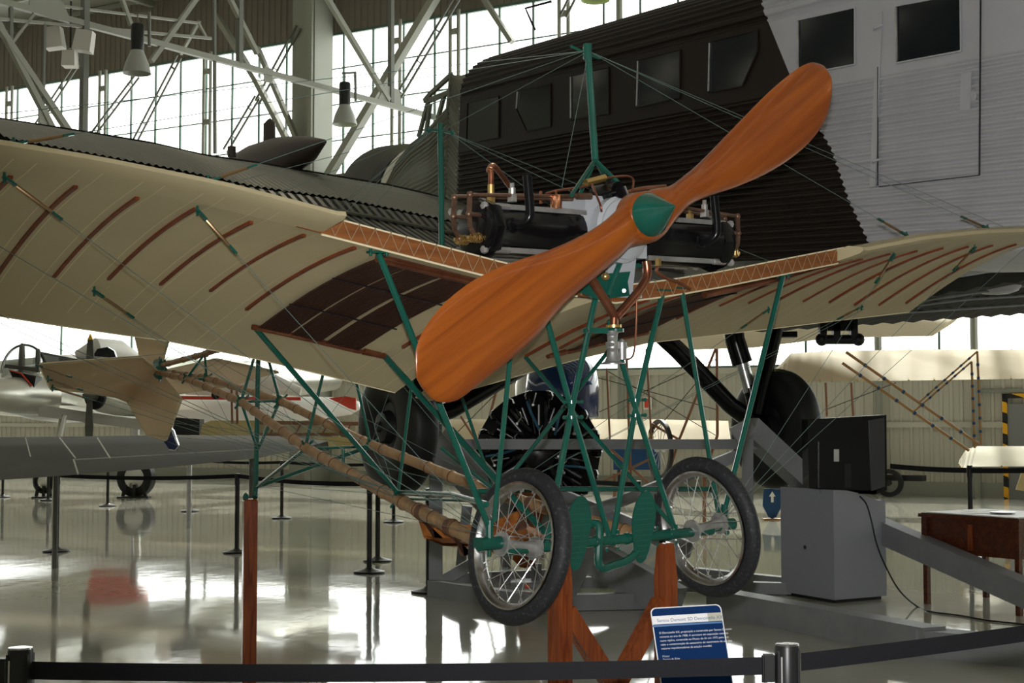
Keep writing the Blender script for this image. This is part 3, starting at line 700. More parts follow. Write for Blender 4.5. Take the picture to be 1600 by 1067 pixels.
# ---- masts
mt, mb_ = A(918, 70, t=0.0), A(930, 250, t=0.0)
b = MB(); b.tube([mt, mb_], .0155, 14); b.lathe(mt + V(0, 0, -.012), (0, 0, 1), [(-.05, .019), (.012, .019), (.016, .016)], 16); mst = b.build('mast', M['green'], DM)
for px, py, s in ((893, 305, -.05), (905, 306, .22), (952, 290, .22), (966, 285, -.02)):
    b = MB(); b.tube([mb_, A(px, py, s=s)], .009, 8); b.build('mast_leg', M['green'], mst)
b = MB(); b.tube([A(905, 74, t=-.0) + V(-.05, 0, 0), mt + V(0, 0, -.04), mt + V(.07, 0, -.05)], .006, 6); b.build('shackle', M['green'], mst)
m2t = A(688, 193, t=0); b = MB(); b.tube([m2t, V(0, m2t.y - .02, 2.22)], .0145, 12); b.tube([m2t + V(-.07, 0, -.035), m2t + V(.08, 0, -.04)], .006, 6)
for q in (-.07, .07): b.ball(m2t + V(q, 0, -.04), .014, n=8)
b.build('mast', M['green'], DM)
# ---- bracing wires and turnbuckles
def wire(a, c, r=.0014): 
    b = MB(); b.tube([a, c], r, 4, caps=False); return b.build('bracing_wire', M['wire'], DM)
def turnb(a, c, L=.2):
    """turnbuckle at end a of the wire towards c"""
    d = (c - a).normalized(); w = wire(a + d * L, c); b = MB()
    b.lathe(a + d * .04, d, [(0, .002), (.01, .006), (L * .4, .0068), (L * .72, .005), (L * .75, .002)], 8); b.build('turnbuckle', M['bronze'], w)
    b = MB(); b.box(a + d * .02, (.02, .008, .05), *frame(d)); b.cyl(a + V(0, 0, -.02), a + V(0, 0, .02), .005, n=6); b.build('clevis', M['green'], w); b = MB(); b.box(a + d * (L - .015), (.014, .008, .04), *frame(d)); b.build('shackle', M['green'], w)
hl, hr = hubL + V(0, 0, .02), hubR + V(0, 0, .02)
un = lambda t, s: V(t, s, under(t, s) - .015)
up = lambda t, s: V(t, s, upper(t, s) + .01)
for sg, h in ((-1, hl), (1, hr)):
    j = jL if sg < 0 else jR
    turnb(un(sg * 1.86, .03), h); turnb(un(sg * 2.52, .03), h, .22); wire(un(sg * 3.0, .03), h)
    turnb(un(sg * 1.88, .88), j); wire(un(sg * 2.6, .82), j); turnb(un(sg * 2.55, .8), j, .18)
    turnb(up(sg * 1.86, -.05), mt + V(sg * .02, 0, -.03)); turnb(up(sg * 2.52, -.05), mt + V(sg * .02, 0, -.03)); wire(up(sg * 3.0, .1), mt + V(sg * .02, 0, -.03))
    for t in (1.2, 1.9, 2.6): wire(up(sg * t, .8), m2t + V(sg * .05, 0, -.04))
    wire(V(sg * .2, 2.2, 1.43), V(sg * .02, 3.8, 1.97)); wire(V(sg * .125, 3.07, 1.68), V(0, 2.2, 2.15)); wire(V(sg * .125, 3.07, 1.68), V(-sg * .2, 2.2, 1.43)); wire(V(sg * .068, 3.91, 1.83), V(0, 3.07, 2.05))
    wire(V(sg * .28, 1.2, 1.2), V(0, 2.2, 2.15)); wire(V(sg * .2, 2.2, 1.43), V(0, 1.4, 2.2)); wire(V(sg * .2, 2.2, 1.43), V(-sg * .28, 1.2, 1.2)); wire(V(sg * .068, 3.91, 1.83), V(0, 3.12, 1.25)); 
    wire(h, V(0, 3.12, 1.2))
for q in ((60, 571, -1.05), (75, 592, -1.05), (82, 606, -1.05)):
    a = A(q[0], q[1], t=q[2]); turnb(a, V(-.28, 1.2, 1.24), .3); 
wire(A(60, 570, t=-1.05), V(0, 3.0, 2.0)); wire(A(432, 582, t=1.15), V(.28, 1.2, 1.24)); wire(A(432, 582, t=1.15), V(0, 3.12, 1.3)); wire(A(262, 690, t=0), V(0, 3.12, 1.25)); wire(A(265, 660, t=0), V(.2, 2.2, 1.43)); wire(A(230, 679, t=0), V(-.2, 2.2, 1.43))
wire(mt + V(0, 0, -.05), A(878, 292, s=-.06)); wire(mt + V(0, 0, -.03), m2t + V(0, 0, -.04)); wire(m2t + V(-.06, 0, -.04), V(0, 4.42, 1.95)); wire(m2t + V(0, 0, -.04), V(0, 3.1, 2.05)); wire(A(262, 540, t=0), m2t)
# ---- engine
cz, cs = 2.325, .05
b = MB(); b.lathe(V(-.02, -.13, cz + .02), (0, 1, 0), [(0, .05), (0, .07), (.03, .125), (.04, .125), (.05, .14), (.09, .14), (.1, .13), (.25, .13), (.26, .10), (.3, .1)], 28)
b.box(V(-.03, .06, cz + .10), (.28, .16, .12)); b.box(V(-.02, .04, cz - .0), (.36, .14, .18)); b.box(V(.02, .04, cz - .17), (.13, .12, .16), taper=1.2); b.box(V(.04, .03, cz - .24), (.2, .1, .03))
b.cyl(V(-.02, -.2, cz + .02), V(-.02, -.1, cz + .02), .035)
for k in range(16): a = 2 * PI * k / 16; b.cyl(V(-.02 + math.cos(a) * .115, -.10, cz + .02 + math.sin(a) * .115), V(-.02 + math.cos(a) * .115, -.075, cz + .02 + math.sin(a) * .115), .008, n=6)
en = b.build('engine', M['greypaint'], DM, ang=30)
for sg in (-1, 1):
    b = MB(); b.lathe(V(sg * .17 - .01, cs, cz), (sg, 0, 0), [(0, .098), (.012, .108), (.13, .108), (.14, .105), (.42, .105), (.43, .112), (.5, .112), (.505, .1)], 30)
    b.lathe(V(sg * .60 - .01, cs, cz), (sg, 0, 0), [(0, .12), (.015, .125), (.045, .125), (.055, .11), (.07, .06)], 8)
    cy = b.build('cylinder', M['black'], en, ang=40)
    for zz, yy in ((.085, -.07), (-.085, -.07), (.085, .17), (-.085, .17)):
        b = MB(); b.bar(V(sg * .17, cs + yy, cz + zz), V(sg * .58, cs + yy, cz + zz), .02, .02); b.cyl(V(sg * .56, cs + yy, cz + zz), V(sg * .63, cs + yy, cz + zz), .014, n=8); b.ball(V(sg * .675, cs + yy * .9, cz + zz), .018, n=8); b.build('tie_rod', M['alu'], en)
    # exhaust stub
    e0 = A(803, 352, s=-.055) if sg < 0 else A(1096, 377, s=-.055); b = MB(); c = e0
    b.lathe(V(c.x, -.045, c.z), (0, -1, 0), [(0, .032), (.008, .032), (.012, .024)], 16)
    b.pipe([c, c + V(.012, -.035, 0), c + V(.025, -.06, .02), c + V(.028, -.065, .06), c + V(.018, -.06, .19)], .0185, 14); b.build('exhaust_pipe', M['black'], en)
    # valve gear
    b = MB()
    r1 = [V(sg * .14, -.02, cz + .155), V(sg * .735, .0, cz + .125)]; r2 = [V(sg * .17, .06, cz + .15), V(sg * .745, .09, cz + .13)]
    b.tube(r1, .0075, 8); b.tube(r2, .0075, 8); b.cyl(r1[0], r1[0] + (r1[1] - r1[0]) * .12, .014, n=10)
    b.build('push_rod', M['rust'], en)
    for y, tt in ((0, .735), (.09, .745)):
        b = MB(); p = [V(sg * tt, y, cz + .125), V(sg * (tt + .005), y, cz + .05), V(sg * tt, y, cz + .0), V(sg * (tt - .025), y, cz - .035)]
        for i in range(3): b.bar(p[i], p[i + 1], .018, .010, up=V(0, 1, 0))
        b.ball(p[0], .014, n=10); b.ball(p[1], .014, n=10); b.ball(p[3], .012, n=10); b.cyl(p[1], V(sg * .64, y, cz + .05), .009, n=8); b.cyl(p[1], V(sg * .62, y + .01, cz + .05), .006, n=8); b.build('rocker_arm', M['rust'], en)
        b = MB(); co = [V(sg * (.655 + .075 * k / 60), y + math.cos(k * .95) * .019, cz - .04 + math.sin(k * .95) * .019) for k in range(60)]; b.tube(co, .0024, 5); b.cyl(V(sg * .65, y, cz - .04), V(sg * .745, y, cz - .04), .007, n=8); b.build('valve_spring', M['brass'], en)
    b = MB(); c = V(sg * .53, .0, cz + .11); b.cyl(c, c + V(0, 0, .03), .02, n=6); b.cyl(c + V(0, 0, .03), c + V(0, 0, .055), .014, n=10); b.cyl(c + V(0, 0, .055), c + V(0, 0, .075), .009, n=8); b.build('spark_plug', M['steel'], en)
# water elbow on the left cylinder head
b = MB(); c = A(767, 312, s=.05); b.cyl(c + V(0, 0, -.02), c + V(0, 0, .015), .018, n=6); b.cyl(c + V(0, 0, .015), c + V(0, 0, .06), .013, n=10); b.build('hose_nut', M['brass'], en)
b = MB(); b.pipe([c + V(0, 0, .05), c + V(0, 0, .115), A(764, 266, s=.06), A(769, 259, s=.08), A(778, 266, s=.1), A(800, 296, s=.2)], .0115, 12); b.build('water_pipe', M['copper'], en)
b = MB(); c = A(1078, 338, s=.03); b.cyl(c + V(0, 0, -.025), c + V(0, 0, .01), .017, n=6); b.cyl(c + V(0, 0, .01), c + V(0, 0, .035), .008, n=8); b.build('hose_nut', M['brass'], en)
b = MB(); c = A(869, 326, s=-.02); b.lathe(c, (0, 0, 1), [(0, .024), (.05, .024), (.055, .022), (.055, .015)], 18); b.cyl(c + V(0, 0, .05), c + V(0, 0, .075), .005, n=6); b.build('priming_cup', M['copperB'], en)
b = MB(); c = A(845, 318, s=.08); b.cyl(c, c + V(0, 0, .05), .007, n=8); b.build('priming_cup', M['copperB'], en)
b = MB(); c = A(952, 302, s=-.02); b.cyl(c + V(0, -.06, 0), c + V(0, .08, 0), .042, n=20); b.cyl(c + V(0, -.075, 0), c + V(0, -.06, 0), .03, n=16); b.cyl(c + V(0, 0, .03), c + V(0, 0, .055), .014, n=8); b.build('magneto', M['black'], en)
b = MB(); b.bar(c + V(.012, -.08, .02), c + V(.045, -.085, -.045), .009, .006); b.build('contact_lever', M['steel'], en)
tubes('fuel_line', M['copper'], en, [([A(925, 288, s=-.05), A(930, 300, s=-.08), A(938, 320, s=-.12), A(940, 331, s=-.12)], .0045), ([A(940, 279, s=0), A(972, 275, s=0), A(986, 277, s=0), A(990, 285, s=0), A(986, 305, s=0)], .0045)])
tubes('fuel_line', M['copper'], en, [([A(852, 303, s=0), A(870, 298, s=0), A(905, 293, s=0), A(925, 288, s=0)], .005), ([A(975, 302, s=.05), A(1000, 295, s=.05), A(1040, 291, s=.08)], .008)])
b = MB(); b.tube([A(915, 286, s=.0), A(945, 278, s=0)], .016, 10); b.build('oil_fitting', M['brass'], en)
# inlet manifold, carburettor
ca = -.09
b = MB(); b.pipe([A(918, 425, s=ca), A(930, 445, s=ca), A(946, 470, s=ca), A(960, 494, s=ca)], .019, 14); b.pipe([A(1010, 408, s=ca), A(1011, 430, s=ca), A(1000, 452, s=ca), A(980, 476, s=ca), A(962, 496, s=ca)], .019, 14); b.tube([A(960, 488, s=ca), A(959, 512, s=ca)], .0175, 14)
mf = b.build('inlet_manifold', M['copper'], en)
b = MB(); q = A(959, 512, s=ca); b.cyl(q, q + V(0, 0, .012), .032, n=20); b.ball(q + V(-.03, 0, .005), .008, n=6); b.ball(q + V(.03, 0, .005), .008, n=6); b.build('flange', M['brass'], en)
b = MB(); b.lathe(A(957, 569, s=ca), (0, 0, 1), [(0, .048), (.004, .048), (.012, .032), (.03, .024), (.06, .022), (.062, .028), (.09, .028), (.092, .02), (.12, .022), (.135, .03)], 24)
q = A(972, 556, s=ca); b.cyl(q + V(0, 0, -.015), q + V(0, 0, .055), .019, n=14); b.cyl(q + V(0, 0, .03), q + V(0, 0, .04), .024, n=14); b.ball(q + V(0, 0, .06), .01, n=8); b.bar(q, A(957, 552, s=ca), .02, .02)
q = A(950, 533, s=ca)
for k in range(4): b.cyl(q + V(-.012, -.02, .03 - k * .022), q + V(.01, -.02, .03 - k * .022), .008, n=8)
b.build('carburettor', M['alu'], en)
b = MB(); q = A(962, 516, s=ca); b.cyl(q + V(0, 0, -.008), q + V(0, 0, .006), .034, n=16); b.bar(A(920, 516, s=ca + .03), A(950, 517, s=ca), .014, .022); b.ball(A(915, 517, s=ca + .03), .012, n=8); b.build('bracket', M['green'], en)
tubes('fuel_line', M['copper'], en, [([A(995, 470, s=-.05), A(994, 510, s=-.05), A(991, 548, s=-.06), A(985, 560, s=-.08), A(973, 561, s=ca)], .004)])
b = MB(); c = A(1028, 412, s=-.04); b.cyl(c + V(0, 0, -.01), c + V(0, 0, .022), .015, n=6); b.build('hose_nut', M['brass'], en)
b = MB(); b.pipe([c, A(1027, 424, s=-.04), A(1040, 434, s=-.04), A(1060, 441, s=-.03), A(1078, 452, s=-.02)], .0075, 10); b.build('water_pipe', M['copper'], en)
b = MB(); b.slab([A(903, 455, s=-.03), A(935, 468, s=-.03), A(984, 462, s=-.03), A(981, 440, s=-.03), A(985, 424, s=-.03), A(940, 428, s=-.03)], (0, .03, 0)); b.bar(A(940, 425, s=.0), A(1010, 412, s=.05), .02, .02); b.cyl(A(975, 454, s=-.04), A(975, 454, s=-.02), .008, n=8); b.build('engine_mount', M['green'], DM)
b = MB(); b.ball(A(946, 432, s=-.06), .018, n=10); b.build('oil_cap', M['brass'], en)
# ---- propeller
ps = -.27
Up = [(650, 585), (649, 560), (652, 538), (668, 506), (700, 468), (745, 435), (800, 410), (857, 391), (912, 366), (950, 341), (978, 315), (1018, 296), (1045, 291), (1068, 275), (1095, 252), (1130, 216), (1165, 180), (1200, 145), (1235, 115), (1257, 101), (1272, 97.5), (1286, 103)]
Lo = [(664, 612), (682, 627), (715, 625), (758, 592), (800, 560), (840, 524), (873, 484), (903, 455), (938, 426), (964, 403), (985, 386), (1025, 377), (1050, 350), (1077, 321), (1110, 306), (1150, 292), (1194, 273), (1232, 250), (1264, 223), (1287, 192), (1297, 163), (1300, 132)]
Up = [(654, 597)] + Up + [(1293, 113)]; Lo = [(657, 603)] + Lo + [(1298, 122)]
Up = [(p.x, p.y) for p in smooth([(a, c, 0) for a, c in Up], 3)]; Lo = [(p.x, p.y) for p in smooth([(a, c, 0) for a, c in Lo], 3)]
rows = []; n = len(Up); K = 20
for i in range(n):
    x = (i / (n - 1) - .5) * 2; r = abs(x); tw = .05 * (r ** .7) * (1 if r > .1 else 0) * (1 if x < 0 else -1)
    tw *= (1.15 - r * .75)
    a = A(*Up[i], s=ps - tw); c = A(*Lo[i], s=ps + tw); mid = (a + c) / 2; h = (c - a) / 2
    th = .055 if r < .1 else .052 * (1 - r) ** 1.3 + .011
    th *= min(1, .25 + (1 - r) * 9)
    nn = h.cross(V(0, 0, 1) if False else (A(1018, 296, s=ps) - A(1025, 377, s=ps)))
    ax_ = (A(1280, 140, s=ps) - A(690, 570, s=ps)).normalized(); nn = h.normalized().cross(ax_).normalized()
    if nn.y > 0: nn = -nn
    rows.append([mid - h * math.cos(2 * PI * k / K) + nn * th * math.sin(2 * PI * k / K) * (1.0 if math.sin(2 * PI * k / K) > 0 else .55) for k in range(K)])
b = MB(); b.grid(rows, close=True); b.add(rows[0], [tuple(range(K))]); b.add(rows[-1], [tuple(range(K))[::-1]])
hc = A(1001, 339, s=ps)
b.lathe(V(hc.x, ps + .045, hc.z), (0, -1, 0), [(0, .095), (.01, .1), (.085, .1), (.098, .092), (.10, .08)], 40)
pr = b.build('propeller', M['prop'], DM, ang=50)
pr.data.transform(Matrix.Identity(4))
b = MB(); c = A(1014, 336, s=ps - .055); tip = V(c.x, c.y - .15, c.z + .02); d = tip - c
b.lathe(c, d, [(0, .088), (.018, .087), (.05, .067), (d.length * .93, .008), (d.length, .001)], 40); b.build('spinner', M['green'], pr)
# ---- wooden stands
SHEAR[0] = 0
def post(b, t, s, z0, z1, w=.082, top=.6):
    for a, c, k in ((z0, z1 - .06, 1), (z1 - .06, z1, .62)):
        b.box(V(t, s, (a + c) / 2), (w, w, c - a), taper=k if k < 1 else 1)
sd = empty('wooden_stand'); sd.location = DM.location; sd.rotation_euler = (0, 0, PSI); tag(sd, 'varnished pine trestle with two posts and V braces under the monoplane axle', 'stand')
for t in (-.29, .285):
    b = MB(); w = .07; zt = 1.055 if t < 0 else 1.045
    b.box(V(t, 0, (zt - .14) / 2), (w, w, zt - .14)); b.box(V(t, 0, zt - .07), (w, w, .14), taper=.72); b.tube([V(t - .006, -w / 2, .02), V(t - .006, -w / 2, .88)], .0055, 6); b.tube([V(t + .006, -w / 2, .02), V(t + .006, -w / 2, .87)], .004, 6); b.build('post', M['stand'], sd)
for sg, t in ((1, -.29), (-1, .285)):
    b = MB(); b.bar(V(t + sg * .03, .0, .80), V(-.005 + sg * -.0, 0, .47), .07, .05, up=V(0, 1, 0)); b.build('brace', M['stand'], sd)
    b = MB(); b.bar(V(0, .0, .50), V(t + sg * .03, 0, .12), .07, .05, up=V(0, 1, 0)); b.build('brace', M['stand'], sd)
b = MB(); b.box(V(0, 0, .05), (.8, .09, .09)); b.build('rail', M['stand'], sd)
for t in (-.29, .285):
    b = MB(); b.box(V(t, 0, .025), (.1, .6, .05)); b.build('foot', M['stand'], sd)
tp = empty('tail_stand'); tp.location = DM.location + Matrix.Rotation(PSI, 3, 'Z') @ V(-.045, 3.1, 0); tp.rotation_euler = (0, 0, PSI * .45)
tag(tp, 'slim varnished wooden post on a flat foot holding up the tail skid', 'stand')
b = MB(); b.box(V(0, 0, .58), (.078, .078, 1.06)); b.box(V(0, 0, 1.115), (.078, .078, .012), taper=.8); b.build('post', M['stand'], tp)
b = MB(); b.box(V(.15, 0, .025), (.55, .16, .05)); b.build('foot', M['stand'], tp)
b = MB(); b.ball(V(-.025, 0, 1.13), .018, (1, 1, 1.6), n=8); b.build('peg', M['green'], tp)
# ================================================================== THE BIG CORRUGATED TRANSPORT
el = math.radians(4.1); DH = Vector((-.5, .866, 0)); DV = Vector((-.5 * math.cos(el), .866 * math.cos(el), math.sin(el))); UV_ = Vector((.5 * math.sin(el), -.866 * math.sin(el), math.cos(el))); SPo = Vector((-.866, -.5, 0))
FO = P(1402, 98, 9.2)
def F(u, v, w): return FO - DV * u + UV_ * v + SPo * w
def HF(px, py, w=0.0):
    p0 = FO + SPo * w; d = ray(px, py); k = (p0 - CAM).dot(SPo) / d.dot(SPo); q = CAM + d * k - FO
    return -q.dot(DV), q.dot(UV_)
JU = empty('transport_aeroplane'); tag(JU, 'huge corrugated metal transport aeroplane in dark brown and light grey filling the background', 'aeroplane')
VB, VT = -1.20, .52
flat = (-.07, .46)    # smooth window band
def side_profile():
    pr = []; v = VB; pitch = .046
    n = int((VT - VB) / pitch * 6)
    for i in range(n + 1):
        v = VB + (VT - VB) * i / n; w = .011 * math.sin(2 * PI * (v - VB) / pitch) if not (flat[0] < v < flat[1]) else .004
        pr.append((v, w))
    m = 90
    for i in range(1, m + 1):      # roof curve
        a = PI / 2 * i / m; s = .010 * math.sin(2 * PI * i * .0151 * 11)
        pr.append((VT + (.47 + s) * math.sin(a) ** .9, -.86 * (1 - math.cos(a)) + s * math.cos(a)))
    return pr
PR = side_profile()
ub = [HF(*q) for q in ((1165, -60), (1187, 0), (1240, 130), (1300, 235), (1325, 310), (1360, 385), (1385, 440))]
ub = sorted([(v, u) for u, v in ub])
def ubound(v):
    if v <= ub[0][0]: return ub[0][1]
    for (a, x), (c, y) in zip(ub, ub[1:]):
        if v <= c: return x + (y - x) * (v - a) / (c - a)
    return ub[-1][1] - (v - ub[-1][0]) * .4
uN = HF(718, 200)[0]; uE = 5.2
def skin(u0f, u1f, mt, nm, lab, ns=8):
    b = MB()
    for side in (0, 1):
        rows = []
        for i in range(ns + 1):
            r = []
            for v, w in PR:
                u0, u1 = u0f(v), u1f(v); u = u0 + (u1 - u0) * i / ns
                r.append(F(u, v, w if not side else -1.72 - w))
            rows.append(r)
        b.grid(rows)
    v0 = VB
    b.grid([[F(u0f(v0) + (u1f(v0) - u0f(v0)) * i / ns, VB - .05 * math.sin(PI * j / 6), -1.72 * j / 6) for j in range(7)] for i in range(ns + 1)])
    return b.build(nm, M[mt], JU, ang=70, label=lab)
M['greyskin'] = mat('light_grey_skin_paint', (.41, .41, .445), .42, noise=((.36, .36, .39), 2.5, .35, .7, U1))
skin(lambda v: uN, ubound, 'darkskin', 'fuselage', 'dark brown corrugated fuselage side')
skin(ubound, lambda v: uE, 'greyskin', 'fuselage', 'light grey corrugated fuselage side')
# nose section
secs = [(uN, .0, VT, VB, .47, 0), (uN - .05, -.01, .50, VB, .46, 0)]
for px, py, w0, rh in ((704, 118, -.02, .03), (701, 166, -.02, .03), (672, 200, -.04, .04), (642, 224, -.08, .05), (618, 254, -.13, .05), (602, 288, -.20, .05), (590, 320, -.26, .05)):
    u, v = HF(px, py, w0); secs.append((u, w0, v, VB + .1 * (uN - u) * .5, rh, 0))
b = MB(); rows = []
for u, w0, vt, vb, rh, _ in secs:
    r = []; 
    for i in range(241):
        v = vb + (vt - vb) * i / 240; r.append(F(u, v, w0 + .010 * math.sin(2 * PI * (v - VB) / .046)))
    for i in range(1, 13): a = PI / 2 * i / 12; r.append(F(u, vt + rh * math.sin(a), w0 + (-.86 - w0) * (1 - math.cos(a))))
    for i in range(11, -1, -1): a = PI / 2 * i / 12; r.append(F(u, vt + rh * math.sin(a), -1.72 - w0 - (-.86 - w0) * (1 - math.cos(a))))
    for i in range(60, -1, -1): v = vb + (vt - vb) * i / 60; r.append(F(u, v, -1.72 - w0))
    rows.append(r)
b.grid(rows, close=True); b.build('nose_section', M['olive'], JU, ang=60)
# cockpit glazing
ck = empty('cockpit'); ck.parent = JU
g = [A_ for A_ in ()]
def Fc(px, py, w): u, v = HF(px, py, w); return F(u, v, w)
fr = [((706, 116), (672, 147)), ((672, 147), (654, 214)), ((706, 116), (700, 172)), ((700, 172), (664, 212)), ((668, 158), (703, 144)), ((672, 162), (666, 208)), ((695, 146), (684, 186)), ((672, 147), (663, 158))]
b = MB()
for a, c in fr: b.bar(Fc(a[0], a[1], -.35), Fc(c[0], c[1], -.35), .03, .05)
b.build('frame', M['olive'], ck)
b = MB(); b.slab([Fc(706, 116, -.36), Fc(672, 147, -.36), Fc(654, 214, -.36), Fc(680, 205, -.36), Fc(704, 168, -.36)], SPo * .006); b.build('pane', M['canopy'], ck)
# nose engine cowl
_u, _v = HF(648, 322, -.86); nc = F(_u, _v, -.86); b = MB()
b.lathe(nc, DV, [(-.1, .62), (.1, .72), (.55, .74), (.62, .70), (.60, .66), (.3, .64), (.3, .1)], 40); cw = b.build('nose_cowl', M['greywing'], JU)
b = MB(); b.lathe(nc + DV * .25, DV, [(0, .62), (.05, .62), (.1, .3), (.3, .2), (.34, .02)], 30); b.build('engine_face', M['blackm'], cw)
b = MB(); b.lathe(nc - DV * .35, DV, [(-.1, .58), (.0, .66), (.26, .66), (.27, .5)], 36); b.build('dark_gap_barrel', M['gapblack'], cw)  # black barrel stands in for the shaded gap between cowl ring and silver panel
b = MB(); b.lathe(nc - DV * .75, DV, [(-.2, .60), (.0, .66), (.28, .68), (.3, .6)], 36); b.build('cowl_panel', M['silver'], cw)
# cabin windows: pane behind a thin frame
wins = [[(732, 161), (781, 150), (781, 215), (730, 225)], [(810, 142), (862, 131), (862, 198), (824, 205), (808, 170)], [(893, 119), (953, 105), (953, 178), (893, 187)],
        [(998, 94), (1065, 78), (1064, 153), (996, 168)], [(1110, 66), (1186, 47), (1186, 80), (1162, 135), (1108, 145)], [(1248, 32), (1338, 12), (1338, 101), (1248, 118)], [(1401, 10), (1503, -9), (1504, 80), (1402, 99)]]
for i, w in enumerate(wins):
    uv = [HF(*q) for q in w]; cu = sum(q[0] for q in uv) / len(uv); cv = sum(q[1] for q in uv) / len(uv)
    b = MB(); b.slab([F(u, v, .006) for u, v in uv], SPo * .003); wn = b.build('window', M['darkglass'], JU)
    b = MB(); m = len(uv)
    for k in range(m):
        a, c = uv[k], uv[(k + 1) % m]; b.bar(F(a[0], a[1], .012), F(c[0], c[1], .012), .009, .01, up=SPo)
    b.build('window_frame', M['darkskin' if i < 5 else 'greyskin'], wn)
    if i > 0:
        b = MB(); a, c = uv[0], uv[-1]; 
        e0, e1 = (a[0] + .012, a[1] - .01), (c[0] + .012, c[1] + .01)
        if len(uv) == 5 and i == 1: e1 = (uv[4][0] + .012, uv[4][1])
        b.bar(F(e0[0], e0[1], .016), F(e1[0], e1[1], .016), .014, .008, up=SPo); b.build('rail', M['alu'], wn)
# door outline, handle, hinges on the grey part
def seam(p, q, r=.004, m='blackm', nm='door_seam'):
    a, c = HF(*p), HF(*q); b = MB(); b.bar(F(a[0], a[1], .014), F(c[0], c[1], .014), r, r, up=SPo); return b
b = seam((1535, -20), (1533, 274), .007); 
for p, q in (((1533, 274), (1376, 292)), ((1374, 105), (1374, 290)),): x = seam(p, q, .005); b.add(x.v, x.f)
b.build('door_seam', M['blackm'], JU)
u1, v1 = HF(1372, 108); u2, v2 = HF(1389, 290)
b = MB(); b.slab([F(u1 - .02, v1 + .36, .008), F(u1 + .03, v1 + .36, .008), F(u1 + .03, v2, .013), F(u1 - .02, v2, .013)], SPo * .004); b.build('door_edge', M['greyskin'], JU)
for q in ((1374, 44), (1372, 252)):
    u, v = HF(*q); b = MB(); b.tube([F(u - .03, v - .01, .02), F(u, v, .035), F(u + .05, v + .01, .02)], [.006, .012, .004], 8); b.build('hinge', M['greyskin'], JU)
u, v = HF(1521, 151); b = MB(); b.lathe(F(u, v, .01), SPo, [(0, .034), (.004, .034), (.006, .03), (.002, .028)], 20); b.bar(F(u, v - .02, .014), F(u, v + .02, .014), .01, .006, up=SPo); b.build('door_handle', M['greyskin'], JU)
u, v = HF(1510, 130); b = MB(); b.slab([F(u - .03, v + .06, .012), F(u + .05, v + .06, .012), F(u + .05, v - .16, .012), F(u - .03, v - .16, .012)], SPo * .003); b.build('lock_plate', M['greyskin'], JU)
# ---- port wing (towards the left of the photo)
rp = F(HF(726, 324)[0], HF(726, 324)[1], 0)
def wl(pts, aft, step=.02):
    """polyline of pixels in a spanwise plane, resampled along the span"""
    p = [HP(x, y, rp - DH * aft, SPo) for x, y in pts]; return p
ridge = wl([(-60, 178), (0, 188), (125, 207), (240, 226), (310, 243), (400, 256), (535, 279), (602, 290), (681, 308), (726, 324), (830, 352)], 0)
flapl = wl([(-60, 200), (0, 213), (87, 229), (162, 243), (270, 263), (400, 291), (535, 310), (625, 328), (726, 349), (905, 388)], 1.9)
strip = wl([(-60, 216), (0, 229), (162, 260), (270, 281), (400, 307), (535, 330), (626, 347), (726, 368), (905, 405)], 2.1)
edge = wl([(-60, 245), (0, 258), (270, 312), (400, 338), (535, 362), (705, 398), (905, 440)], 2.7)
def samp(pl, n):
    k = [q.dot(SPo) for q in pl]; a, c = max(k[0], k[-1]), min(k[0], k[-1]); return k
def at_k(pl, k):
    ks = [(q - rp).dot(SPo) for q in pl]
    for i in range(len(pl) - 1):
        a, c = ks[i], ks[i + 1]
        if (a - k) * (c - k) <= 0 and a != c: return pl[i] + (pl[i + 1] - pl[i]) * ((k - a) / (c - a))
    return pl[0] if abs(ks[0] - k) < abs(ks[-1] - k) else pl[-1]
def corr(pa, pb, k0, k1, pitch, amp, dn, bow=0.0, nseg=4):
    n = int((k1 - k0) / pitch * 4); rows = []
    for i in range(n + 1):
        k = k0 + (k1 - k0) * i / n; a, c = at_k(pa, k), at_k(pb, k); o = amp * (1, 0, -1, 0)[i % 4]
        rows.append([a + (c - a) * (j / nseg) + Vector((0, 0, o + bow * math.sin(PI * j / nseg))) for j in range(nseg + 1)])
    return rows
K0, K1 = -.1, 4.6
b = MB(); b.grid(corr(ridge, flapl, K0, K1, .055, .008, 0, .05))
# rounded leading edge and underside
rows = []
for i in range(25):
    k = K0 + (K1 - K0) * i / 24; a, c = at_k(ridge, k), at_k(flapl, k)
    rows.append([a, a + DH * .25 + Vector((0, 0, -.06)), a + DH * .42 + Vector((0, 0, -.28)), a + DH * .2 + Vector((0, 0, -.46)), c + Vector((0, 0, -.3)), c + Vector((0, 0, -.02))])
b.grid(rows); pw = b.build('wing', M['winghide'], JU, ang=80, label='olive corrugated wing running towards the left edge')
b = MB(); b.tube([at_k(ridge, K0 + (K1 - K0) * i / 30) + Vector((0, 0, .005)) for i in range(31)], .018, 6); b.build('hinge_strip', M['wingdark'], pw)
def slats(pa, pb, da, db, nm):
    b = MB(); rows = []
    for i in range(31):
        k = K0 + (K1 - K0) * i / 30; rows.append([at_k(pa, k) + da, at_k(pb, k) + db])
    b.grid(rows); b.grid([[p - Vector((0, 0, .03)) for p in r] for r in rows]); o = b.build(nm, M['wingdark'], pw, ang=20); b = MB(); k = K0
    while k < K1:
        a, c = at_k(pa, k) + da, at_k(pb, k) + db; b.bar(a + Vector((0, 0, .012)), c + Vector((0, 0, .012)), .034, .03); k += .075
    b.build('slat', M['slat'], o)
M['slat'] = mat('olive_slat', (.10, .10, .08), .45)
slats(flapl, strip, Vector((0, 0, -.04)), Vector((0, 0, -.02)), 'flap_gap')
b = MB(); b.tube([at_k(strip, K0 + (K1 - K0) * i / 30) for i in range(31)], .014, 6); b.build('flap_rod', M['winghide'], pw)
